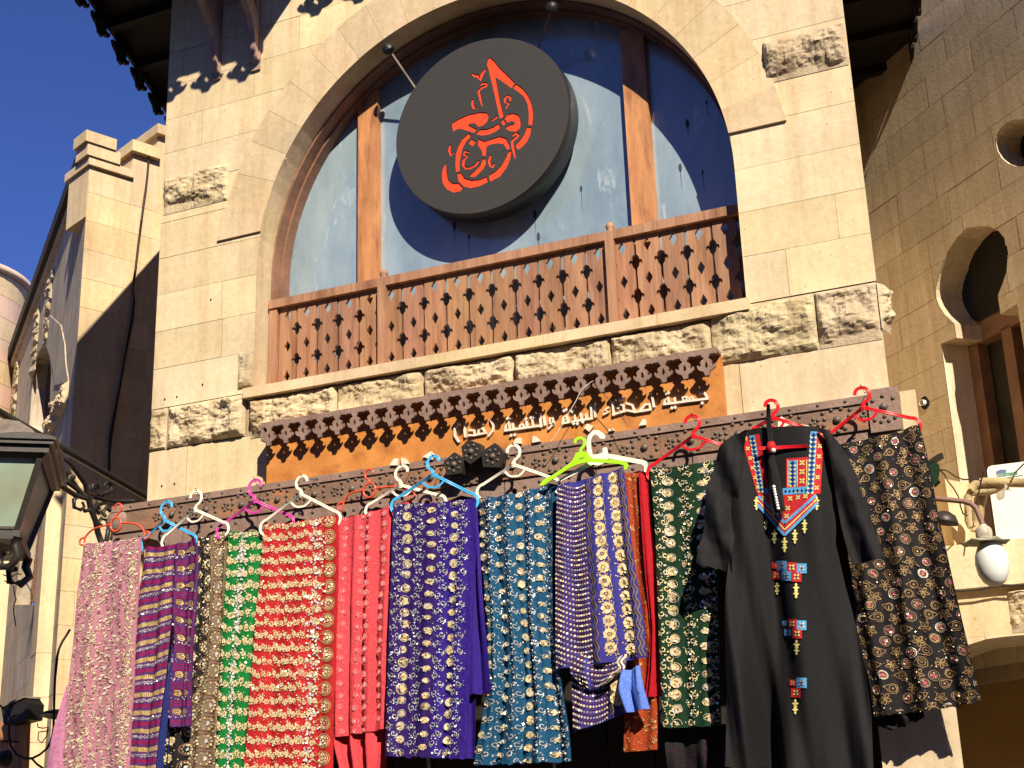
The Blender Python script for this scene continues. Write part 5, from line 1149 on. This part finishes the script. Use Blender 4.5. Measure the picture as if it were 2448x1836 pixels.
# 9 blue with dotted rows and a flowered border
def blue9(c, brd):
    for k in range(int(c.H / .021) + 4):
        for i in range(int(brd / .0115)):
            u = .005 + i * .0115; v = k * .021 + .018 * math.sin(u * 22 - .6) + u * .12
            c.disc(u, v, .0046, "fab_palegold" if rnd() < .55 else "fab_silver", 6, .25)
        if k % 1 == 0: c.line([(u_ * brd / 8, k * .021 + .0105 + .018 * math.sin(u_ * brd / 8 * 22 - .6) + u_ * brd / 8 * .12) for u_ in range(9)], .006, "fab_purple", .0022)
    for sgn, uu in ((1, brd + .010), (1, brd + .022), (1, c.W - .020), (1, c.W - .008)):
        c.line([(uu + .005 * math.sin(j * .7), j * .006) for j in range(int(c.H / .006))], .0055, "fab_palegold" if int(uu * 1000) % 2 else "fab_taupe")
    wb = c.W - brd - .05
    for k in range(int(c.H / .054)):
        for q_ in (.25, .75):
            uu = brd + .028 + wb * q_
            if uu > c.W - .018: continue
            v = k * .054 + (.014 if q_ > .5 else 0) + .015
            c.flower(uu, v, .026, "fab_palegold", "fab_goldthread", 9); c.line([(uu + .027, v - .022), (uu + .020, v), (uu + .027, v + .022)], .003, "fab_goldthread")
            for e in range(9): c.disc(uu + uni(-.03, .03), v + .027 + uni(-.006, .006), .0032, "fab_goldthread", 4)
c = Cloth(-.215, px(1331, 1160, 1490, 1117, 1330, 1300, 1508, 1260, 1330, 1420, 1528, 1400, 1330, 1520, 1542, 1500, 1330, 1600, 1548, 1572), amp=.010, folds=2.2, seed=12, top_amp=.4).sheet("fab_lilac")
blue9(c, c.W * .43); c.done("scarf", "blue scarf with dotted rows and a gold flower border", "scarf", GS)
c = Cloth(-.20, px(1366, 1560, 1500, 1560, 1366, 1610, 1498, 1600, 1400, 1650, 1440, 1645), amp=.01, folds=1.5, seed=3).sheet("fab_lilac", .006, .006)
blue9(c, c.W * .95); c.done("scarf", "turned up corner of blue dotted cloth in the bundle", "scarf", GS)
c = Cloth(-.17, px(1366, 1610, 1500, 1600, 1368, 1690, 1500, 1660, 1369, 1752, 1499, 1705), amp=.012, folds=1.5, seed=4).sheet("fab_lilac", .006, .006)
blue9(c, c.W * .68); c.done("scarf", "lower layer of blue dotted cloth below the turned up corner", "scarf", GS)
c = Cloth(-.225, px(1482, 1600, 1530, 1590, 1478, 1650, 1538, 1640, 1496, 1705, 1549, 1694), amp=.016, folds=1.6, seed=5, top_amp=1).sheet("fab_sky"); c.done("ribbon", "plain sky blue ribbon folded at the end of the blue scarf", "ribbon")
# 10 rust brocade and scarlet
c = Cloth(-.14, px(1488, 1130, 1530, 1124, 1495, 1300, 1545, 1300, 1500, 1500, 1560, 1500, 1495, 1650, 1578, 1650, 1490, 1798, 1572, 1792), amp=.008, folds=1.5, seed=3).sheet("fab_rust")
for k in range(70): c.curl(uni(.004, c.W - .004), uni(0, c.H), .007, "fab_goldthread", random.choice((1, -1))); 
for k in range(260): c.disc(uni(0, c.W), uni(0, c.H), .0018, "fab_goldthread", 5, .2)
c.done("scarf", "rust red brocade scarf with gold scrolls, mostly hidden", "scarf", GS)
c = Cloth(-.168, px(1527, 1126, 1546, 1130, 1532, 1200, 1556, 1230, 1542, 1350, 1568, 1350, 1556, 1500, 1578, 1500, 1550, 1600, 1580, 1600, 1540, 1668, 1578, 1664), amp=.012, folds=.9, seed=3).sheet("fab_scarlet"); c.done("scarf", "plain scarlet cloth hanging left of the dark green scarf", "scarf", GS)
# 11 dark green
c = Cloth(-.19, px(1555, 1119, 1712, 1098, 1566, 1250, 1712, 1250, 1575, 1420, 1718, 1420, 1580, 1580, 1722, 1580, 1586, 1741, 1724, 1735), amp=.007, folds=1.8, seed=13, rag=.006).sheet("fab_greendark")
blobcols(c, [.25, .80], .054, .0235, "fab_palegold", silver="fab_palegold"); c.done("scarf", "dark green scarf with gold sequin buds beside the black dress", "scarf", GS)
c = Cloth(-.12, px(1590, 1730, 1740, 1730, 1600, 1850, 1745, 1850), amp=.012, folds=2).sheet("fab_black")
for k in range(60): c.disc(uni(0, c.W), uni(0, c.H), .0022, "fab_magenta", 5)
c.done("scarf", "black cloth with tiny red specks under the dark green scarf", "scarf", GS)
# 13 black lace with gold motifs
c = Cloth(-.17, px(1990, 1066, 2198, 1014, 2000, 1150, 2222, 1110, 2020, 1260, 2246, 1240, 2035, 1380, 2276, 1370, 2050, 1520, 2308, 1510, 2080, 1640, 2336, 1630, 2089, 1716, 2348, 1680), amp=.014, folds=2.4, seed=17, rag=.02).sheet("fab_black")
def paisley(c, u, v, r, m, a):
    ca, sa = math.cos(a), math.sin(a)
    pts = [(-.9, 0), (-.6, -.75), (.1, -.9), (.7, -.5), (1.5, 0), (.7, .5), (.1, .9), (-.6, .75), (-.9, 0)]
    c.line([(u + r * (x * ca - y * sa), v + r * (x * sa + y * ca)) for x, y in pts], .0026, m)
k = 0
for j in range(int(c.H / .042) + 1):
    for i in range(int(c.W / .058) + 1):
        k += 1; u = i * .058 + (.029 if j % 2 else 0) + uni(-.009, .009); v = j * .042 + uni(-.008, .008); gm = "fab_lacegold" if (k * 7) % 6 else "fab_goldthread"
        if k % 3 == 0: c.ring(u, v, .018 * uni(.8, 1.1), .0034, "fab_taupe" if k % 4 else "fab_silver", 10); c.ring(u, v, .013, .0022, gm, 8); c.disc(u, v, .008, "fab_ring_pink", 6); [c.disc(u + uni(-.010, .010), v + uni(-.010, .010), .0028, "sequin_pink" if rnd() < .4 else "sequin", 5, .5) for e in range(5)]
        elif k % 3 == 1: paisley(c, u, v, .0205 * uni(.8, 1.1), gm, uni(-.4, .4) + (3.14 if k % 2 else 0)); c.ring(u, v, .012, .0024, gm, 8); c.disc(u, v, .0045, gm, 5)
        else:
            for t in range(5): a = t * 1.257 + .4; c.line([(u, v), (u + .014 * math.cos(a - .4), v + .014 * math.sin(a - .4)), (u + .022 * math.cos(a), v + .022 * math.sin(a)), (u + .014 * math.cos(a + .4), v + .014 * math.sin(a + .4)), (u, v)], .003, gm)
for e in range(700): c.disc(uni(0, c.W), uni(0, c.H), uni(.0016, .003), random.choice(("sequin_pink", "sequin", "fab_lacegold", "fab_lacegold")), 5, .5)
c.done("scarf", "black lace shawl with gold paisley rings at the right end of the row", "scarf", GS)
c = Cloth(-.12, px(2080, 1690, 2206, 1680, 2096, 1735, 2212, 1715, 2130, 1745, 2190, 1726), amp=.01, folds=2, rag=.03).sheet("fab_black", .006, .006); c.done("scarf", "frayed black lining hanging below the black lace shawl", "scarf", GS)

# ---------- black dress with cross-stitch embroidery
DYB = -.31
def fdress(x, z):
    t = min(1, max(0, (3.1 - z) / 1.2)); a = .008 + .050 * t
    w_ = math.sin((x - .10 * z) * 24 + 1.0) + .55 * math.sin((x + .09 * z) * 47 + .7) + .6 * noise.noise(V((x * 11, z * 1.6, 4))) + .25 * noise.noise(V((x * 30, z * 3, 7)))
    cen = math.exp(-((x - (1.30 + .03 * (3.0 - z))) / .125) ** 2)
    return DYB - a * w_ * (1 - .85 * cen) - .03 * cen - .02 * math.sin(math.pi * t)
dress = thing("embroidered_dress", atY(1900, 1836, DYB), "long black dress with red and blue cross stitch yoke on a red hanger", "dress")
c = Cloth(DYB, px(1803, 1026, 1957, 1022, 1762, 1040, 1975, 1032, 1745, 1075, 1998, 1066, 1750, 1156, 2000, 1180, 1752, 1290, 1998, 1300, 1746, 1400, 2020, 1400, 1738, 1560, 2062, 1560, 1738, 1700, 2085, 1700, 1744, 1834, 2094, 1850), fold=fdress, rag=.01).sheet("fab_dress", .006, .01)
c.done("body", None, None, parent=dress)
def fsl(x, z): return DYB - .012 + .016 * math.sin(x * 48 + z * 14) + .022 * noise.noise(V((x * 12, z * 5, 1))) + .006 * noise.noise(V((x * 40, z * 22, 1)))
c = Cloth(DYB - .02, px(1752, 1045, 1790, 1032, 1722, 1075, 1782, 1072, 1706, 1120, 1774, 1150, 1690, 1200, 1768, 1200, 1683, 1270, 1760, 1262, 1670, 1350, 1754, 1370), fold=lambda x, z: fsl(x, z) - .03, rag=.01).sheet("fab_dress", .006, .01); c.done("sleeve", None, None, parent=dress)
c = Cloth(DYB - .02, px(1960, 1026, 1984, 1032, 1978, 1056, 2018, 1075, 1990, 1120, 2044, 1130, 1998, 1180, 2068, 1200, 2012, 1260, 2092, 1270, 2036, 1350, 2119, 1336), fold=lambda x, z: fsl(x, z) - .02, rag=.008).sheet("fab_dress", .006, .01); c.done("sleeve", None, None, parent=dress)
emb = MB()
def dsurf(r, x, y, lift=.004):
    X_, Y_ = q(r, x, y); yy = DYB
    for _ in range(4): p = atY(X_, Y_, yy); yy = fdress(p.x, p.z) - lift
    return atY(X_, Y_, yy)
def epoly(r, pts, m, lift=.004):
    xs = [p[0] for p in pts]; ys = [p[1] for p in pts]
    if max(xs) - min(xs) < 46 and max(ys) - min(ys) < 46: emb.face([dsurf(r, x, y, lift) for x, y in pts], m); return
    x = min(xs); pl = [tuple(p) for p in pts]
    while x < max(xs) - .5:
        x2 = min(x + 12, max(xs)); A = intervals([pl], x + .02); B = intervals([pl], x2 - .02)
        if A and B:
            n = max(1, int(max(A[0][1] - A[0][0], B[0][1] - B[0][0]) / 14))
            for k in range(n):
                f = lambda I, t: I[0][0] + (I[0][1] - I[0][0]) * t
                emb.face([dsurf(r, x, f(A, k / n), lift), dsurf(r, x2, f(B, k / n), lift), dsurf(r, x2, f(B, (k + 1) / n), lift), dsurf(r, x, f(A, (k + 1) / n), lift)], m)
        x = x2
def estrip(r, a, b, wd, m, lift=.004, n=12):        # a..b centre line, width in region px (horizontal)
    for i in range(n):
        t0, t1 = i / n, (i + 1) / n; x0, y0 = a[0] + (b[0] - a[0]) * t0, a[1] + (b[1] - a[1]) * t0; x1, y1 = a[0] + (b[0] - a[0]) * t1, a[1] + (b[1] - a[1]) * t1
        dx, dy = x1 - x0, y1 - y0; l = math.hypot(dx, dy); nx, ny = -dy / l * wd / 2, dx / l * wd / 2
        epoly(r, [(x0 + nx, y0 + ny), (x1 + nx, y1 + ny), (x1 - nx, y1 - ny), (x0 - nx, y0 - ny)], m, lift)
def estar(r, x, y, s_, m, lift=.007):
    for a in range(4): t = a * math.pi / 2 + math.pi / 4; dx, dy = math.cos(t) * s_, math.sin(t) * s_; nx, ny = -dy * .28, dx * .28; epoly(r, [(x, y), (x + dx * .55 + nx, y + dy * .55 + ny), (x + dx, y + dy), (x + dx * .55 - nx, y + dy * .55 - ny)], m, lift)
def chain(r, a, b, wd, n, m1, m2):
    for i in range(n):
        t = (i + .5) / n; x, y = a[0] + (b[0] - a[0]) * t, a[1] + (b[1] - a[1]) * t
        epoly(r, [(x - wd * .32, y), (x, y - wd * .34), (x + wd * .32, y), (x, y + wd * .34)], m1, .0065)
        for sx in (-1, 1): epoly(r, [(x + sx * wd * .5, y + wd * .25), (x + sx * wd * .36, y + wd * .5), (x + sx * wd * .1, y + wd * .42), (x + sx * wd * .34, y + wd * .2)], m2, .0068)
red, blu, yel, navy = "fab_embred", "fab_embblue", "fab_embyellow", "fab_navy"
# yoke strips down from the shoulders
for (a, b) in (((485, 340), (590, 830)), ((572, 322), (640, 800))):
    pass
estrip('N', (478, 345), (620, 850), 60, red, .004); estrip('N', (585, 325), (665, 800), 52, red, .0042); estrip('N', (545, 335), (625, 830), 54, blu, .0052); chain('N', (545, 345), (625, 830), 54, 13, navy, yel)
estrip('N', (1145, 310), (1112, 850), 74, red, .004); estrip('N', (1088, 300), (1056, 840), 64, blu, .0052); chain('N', (1088, 310), (1056, 840), 64, 13, navy, yel); estrip('N', (1122, 300), (1090, 850), 6, yel, .007)
for i in range(6): estar('N', 1150 - i * 7, 335 + i * 92, 26, yel); estar('N', 485 + i * 22, 365 + i * 85, 22, yel)
epoly('N', [(845, 540), (1040, 525), (1040, 790), (845, 800)], red, .0045); epoly('N', [(868, 560), (938, 552), (938, 775), (868, 778)], blu, .0055); chain('N', (903, 560), (903, 775), 62, 6, navy, yel)
for y in (575, 655, 735): estar('N', 985, y, 32, yel)
for x in (862, 944, 1026): estrip('N', (x, 550), (x, 785), 6, yel, .007)
epoly('N', [(640, 800), (690, 800), (690, 850), (640, 850)], blu, .0055); epoly('N', [(815, 800), (1075, 780), (1075, 842), (815, 860)], blu, .0055); chain('N', (822, 828), (1070, 810), 40, 1, navy, yel)
for i in range(7): x = 840 + i * 36; epoly('N', [(x - 12, 828 - i * 2), (x, 812 - i * 2), (x + 12, 828 - i * 2), (x, 844 - i * 2)], navy, .0068)
epoly('N', [(590, 850), (1110, 850), (1105, 900), (830, 1110), (610, 900)], red, .0045)
for x, y in ((650, 885), (720, 900), (880, 890), (950, 880), (1015, 870), (860, 975), (780, 960), (850, 1045), (730, 980)): estar('N', x, y, 28, yel)
for k, (m_, w_, o_) in enumerate(((blu, 24, 0), (red, 20, 26), (yel, 12, 44), (red, 18, 60), (blu, 24, 80))):
    estrip('N', (600 - o_ * .1, 870 + o_ * .9), (832, 1105 + o_ * 1.35), w_, m_, .0055 + k * .0003); estrip('N', (1112 + o_ * .1, 860 + o_ * .9), (832, 1105 + o_ * 1.35), w_, m_, .0055 + k * .0003)
def tassel(r, x, y, s_=1.0):
    for (dx, dy, w_) in ((0, 0, 12), (0, 26, 30), (0, 52, 18), (0, 78, 26), (0, 104, 12)):
        w2 = w_ * s_; epoly(r, [(x - w2, y + dy * s_), (x - w2 * .3, y + dy * s_ - 13 * s_), (x + w2 * .3, y + dy * s_ - 13 * s_), (x + w2, y + dy * s_), (x + w2 * .3, y + dy * s_ + 15 * s_), (x - w2 * .3, y + dy * s_ + 15 * s_)], yel, .006)
tassel('N', 832, 1245, 1.0); tassel('N', 742, 1175, .95); tassel('N', 923, 1175, .95); tassel('N', 1008, 1085, .95); tassel('N', 668, 1085, .7); tassel('N', 1115, 885, .9); tassel('N', 585, 885, .9)
def sqr(r, x, y, s_, m_):
    epoly(r, [(x - s_, y - s_), (x + s_, y - s_ + 2), (x + s_, y + s_ + 2), (x - s_, y + s_)], m_, .005); estar(r, x, y, s_ * .8, yel if m_ == red else "fab_silver"); estar(r, x + .01, y + .01, s_ * .3, navy, .0085)
for r, rowsq in (('C3', ((597, 345, red, 20), (641, 347, blu, 32), (707, 357, red, 32), (772, 364, blu, 32), (610, 408, red, 26), (671, 412, blu, 32), (738, 419, red, 32), (661, 718, blu, 16), (709, 724, red, 31), (771, 733, blu, 31), (680, 780, blu, 22), (742, 787, red, 31), (713, 1105, red, 20), (771, 1106, blu, 33), (733, 1170, red, 31))),):
    for x, y, m_, s_ in rowsq: sqr(r, x, y, s_, m_)
tassel('C3', 735, 470, .75); tassel('C3', 612, 465, .6); tassel('C3', 738, 838, .75); tassel('C3', 730, 1222, .75)
emb.build("embroidery", dress)
# string of coins and tassel over the yoke
tq = MB()
def ts(r, x, y): p = dsurf(r, x, y, .03); return p
for dx in (-12, -4, 4, 12): tq.tube([ts('N', 688 + dx * .4, 60), ts('N', 690 + dx, 180), ts('N', 700 + dx * 1.2, 300), ts('N', 712 + dx, 420)], .0045, "fab_black", n=6)
tq.lathe(ts('N', 715, 440), [(0, -.03), (.016, -.02), (.02, 0), (.014, .02), (0, .025)], "fab_embred", n=10)
for i in range(11): 
    a = -26 + i * 5.5; tq.tube([ts('N', 715, 450), ts('N', 720 + a * .8, 560), ts('N', 745 + a * 1.5, 760), ts('N', 768 + a * 2.0, 960 + 40 * (i % 3))], .006, "fab_black", n=5)
for i in range(9): tq.dome(ts('N', 742 + i * 5, 790 + i * 24) - V((0, .012, 0)), .0065, (0, -1, .2), "sequin_silver", .5, n=8)
tq.dome(ts('N', 738, 472) - V((0, .01, 0)), .010, (0, -1, 0), "sequin_silver", .7, n=10)
t_ = tq.build("tassel_belt"); tag(t_, "black tasselled cord with small silver coins hanging over the dress yoke", "tassel")

# ---------- hangers
GH = "plastic hangers hooked along the beam"
def hook_pts(top, neck, right=True):
    h = neck.z - top.z; s_ = 1 if right else -1; hh = top.z - neck.z
    U = [(.50, .66), (.47, .82), (.30, .96), (.04, 1.0), (-.24, .94), (-.44, .76), (-.48, .56), (-.36, .36), (-.10, .24), (.0, .16), (0, 0)]
    cxm = neck.x + .0
    return [V((cxm + s_ * a * hh * .72 + (top.x - neck.x) * b, top.y, neck.z + hh * b)) for a, b in U]
def ridged(mb, pts, m, w_=.0052, r=.0032, y=0):
    n = len(pts)
    for o in (-1, 0, 1):
        P2 = []
        for i, p in enumerate(pts):
            d = (pts[min(i + 1, n - 1)] - pts[max(i - 1, 0)]).normalized(); nn = V((-d.z, 0, d.x)); P2.append(p + nn * o * w_ + V((0, .0012 * (1 if o == 0 else 0), 0)))
        mb.tube(P2, r, m, n=6)
def hanger(col, top, neck, left, right, y, opens_right, label, curlL=True, curlR=True, bar=False, width=1.0):
    T_, N_, L_, R_ = [atY(*p, y) for p in (top, neck, left, right)]; m = "plastic_" + col; mb = MB()
    ridged(mb, smooth(hook_pts(T_, N_, opens_right), 2), m, .0042 * width, .0030 * width)
    arms = []
    for E_, c_, sgn in ((L_, curlL, -1), (R_, curlR, 1)):
        d = (E_ - N_); sh = N_ + d * .86; tip = [N_, sh, N_ + d * .97 + V((0, 0, .004)), N_ + d * 1.0 + V((sgn * .008, 0, -.016)), E_ + V((sgn * .004, 0, -.040))]
        if c_: tip.append(E_ + V((-sgn * .012, 0, -.052)))
        ridged(mb, [tip[0]] + smooth(tip[1:], 2), m, .0042 * width, .0030 * width)
    a = N_.lerp(L_, .27); b = N_.lerp(R_, .27); mid = (a + b) / 2 + V((0, 0, -.030))
    ridged(mb, smooth([a, a.lerp(mid, .5) + V((0, 0, -.012)), mid, b.lerp(mid, .5) + V((0, 0, -.012)), b], 2), m, .0030, .0024)
    mb.box((N_.x - .009, y - .002, N_.z - .012), (N_.x + .009, y + .003, N_.z + .012), m)
    if bar: ridged(mb, [bar[0], bar[1]], m, .0042, .0030)
    o = mb.build("clothes_hanger"); tag(o, label, "hanger", GH); return o, T_
def tie(p, y2=BY - .002):
    mb = MB(); a = p + V((0, 0, -.004)); mb.tube([a + V((-.004, -.006, .016)), a + V((.003, 0, -.002)), a + V((.008, .004, -.02)), V((p.x + .004, y2, p.z + .012))], .0016, "cable", n=5); return mb
HG = [("blue", (399, 1199), (393.5, 1244), (341.5, 1291), (467, 1281), -.15, True, "sky blue hanger, second from the left, behind the purple looped scarf"),
      ("cream", (470, 1173), (467, 1219), (390, 1286), (544, 1253), -.165, False, "cream white hanger hooked above the taupe pearl scarf"),
      ("magenta", (609, 1147), (609, 1197), (521, 1262), (699, 1236), -.145, True, "magenta pink hanger above the green scarf"),
      ("cream", (721, 1138), (720, 1181), (625, 1252), (811, 1228), -.175, True, "cream white hanger above the wide red scarf"),
      ("cream", (960, 1114), (958, 1160), (877, 1210), (1063, 1188), -.15, True, "cream white hanger partly behind the blue one in the middle"),
      ("blue", (1035, 1090), (1035, 1134), (938, 1199), (1139, 1186), -.19, True, "sky blue hanger holding the violet sequin shawl"),
      ("cream", (1228, 1064), (1228, 1111), (1143, 1166), (1334, 1148), -.16, False, "cream white hanger above the teal pleated shawl"),
      ("red", (1655, 993), (1657, 1042), (1550, 1120), (1775, 1080), -.17, False, "red hanger holding the dark green scarf"),
      ("red", (2060, 926), (2064, 974), (1980, 1040), (2194, 1003), -.16, False, "red hanger at the far right holding the black lace shawl")]
for a in HG:
    o, T_ = hanger(*a[:7], a[7]); mb = tie(T_); w_ = mb.build("wire_tie", o) if False else None
    mb = tie(T_); WORLDLOC[o.name] = o.location.copy(); mb.build("wire_tie", o)
barp = [dsurf('N', 615, 462, .012), dsurf('N', 1035, 430, .012)]
for p in barp: p.y = min(q_.y for q_ in barp)
o, T_ = hanger("red", (1843, 956), (1848, 998), (1800, 1026), (1950, 1030), DYB + .015, False, "red hanger carrying the black embroidered dress", bar=barp)
# thin round-section hangers with a ring
def ringhanger(top, ring, left, right, y, opens_right, label):
    T_, C_, L_, R_ = [atY(*p, y) for p in (top, ring, left, right)]; mb = MB(); m = "plastic_red_orange"
    N_ = C_ + V((0, 0, .036)); mb.tube(smooth(hook_pts(T_, N_, opens_right), 2), .0052, m, n=8)
    mb.tube([C_ + V((.032 * math.cos(t * .3927), 0, .034 * math.sin(t * .3927))) for t in range(16)], .005, m, n=8, closed=True)
    for E_, s_ in ((L_, -1), (R_, 1)):
        st_ = C_ + V((s_ * .032, 0, .004)); md = st_.lerp(E_, .6) + V((0, 0, .028))
        mb.tube(smooth([st_, md, E_ + V((-s_ * .018, 0, .015)), E_ + V((-s_ * .016, 0, -.018))], 2), .0050, m, n=8)
        mb.tube(smooth([E_ + V((-s_ * .02, 0, .010)), E_ + V((s_ * .014, 0, .004)), E_ + V((s_ * .014, 0, -.024)), E_ + V((-s_ * .016, 0, -.03))], 2), .0048, m, n=8)
    o = mb.build("clothes_hanger"); tag(o, label, "hanger", GH)
ringhanger((284, 1204), (277, 1254), (196, 1290), (352, 1274), -.19, False, "orange red hanger with ring, leftmost, holding the dusty pink scarf")
ringhanger((881, 1122), (883, 1172), (813, 1206), (985, 1180), -.14, True, "orange red ring hanger above the coral shawl")
# lime flat hanger and broad white hook hanger
def flathanger(name, r, outline, holes, y, m, label):
    pl = [(p.x, p.z) for p in GL(r, outline, y)]; hs_ = [[(p.x, p.z) for p in GL(r, h_, y)] for h_ in holes]
    o = plate(pl, hs_, .006, lambda a, b, d: V((a, y + d, b)), m, name); return tag(o, label, "hanger", GH)
flathanger("clothes_hanger", 'H3', [(540, 700), (538, 670), (565, 645), (615, 632), (655, 650), (672, 690), (660, 730), (620, 780), (640, 795), (685, 800), (700, 840), (740, 868), (830, 872), (950, 880), (1060, 895), (1105, 915), (1115, 945), (1095, 985), (1065, 982), (1070, 940), (1020, 925), (900, 915), (760, 905), (680, 905), (610, 920), (560, 935), (480, 975), (380, 1040), (290, 1100), (220, 1150), (170, 1150), (220, 1090), (300, 1050), (420, 970), (510, 905), (545, 850), (560, 805), (595, 800), (600, 765), (635, 715), (640, 680), (615, 660), (575, 670), (560, 712)], [[(585, 870), (650, 850), (652, 862), (590, 882)]], -.205, "plastic_lime", "flat lime green hanger holding the blue dotted scarf")
flathanger("clothes_hanger", 'H3', [(860, 660), (815, 655), (800, 630), (770, 610), (740, 625), (715, 680), (720, 760), (735, 830), (830, 812), (845, 800), (842, 755), (885, 748), (900, 820), (960, 825), (1280, 885), (1310, 900), (1318, 940), (1300, 1010), (1280, 1010), (1282, 950), (1260, 930), (900, 865), (860, 915), (800, 942), (740, 930), (560, 1030), (400, 1110), (380, 1090), (540, 990), (690, 905), (680, 850), (672, 700), (690, 620), (740, 570), (800, 568), (850, 600), (874, 640)], [], -.175, "plastic_cream", "flat cream hanger with broad hook behind the lime green one")
flathanger("clothes_hanger", 'N', [(780, 190), (800, 172), (825, 180), (850, 215), (1000, 240), (1100, 262), (1090, 275), (1000, 262), (870, 240), (830, 262), (800, 285), (950, 282), (1030, 300), (1020, 312), (900, 318), (810, 308), (770, 280)], [], DYB + .045, "plastic_cream", "spare cream hanger showing behind the dress neckline")
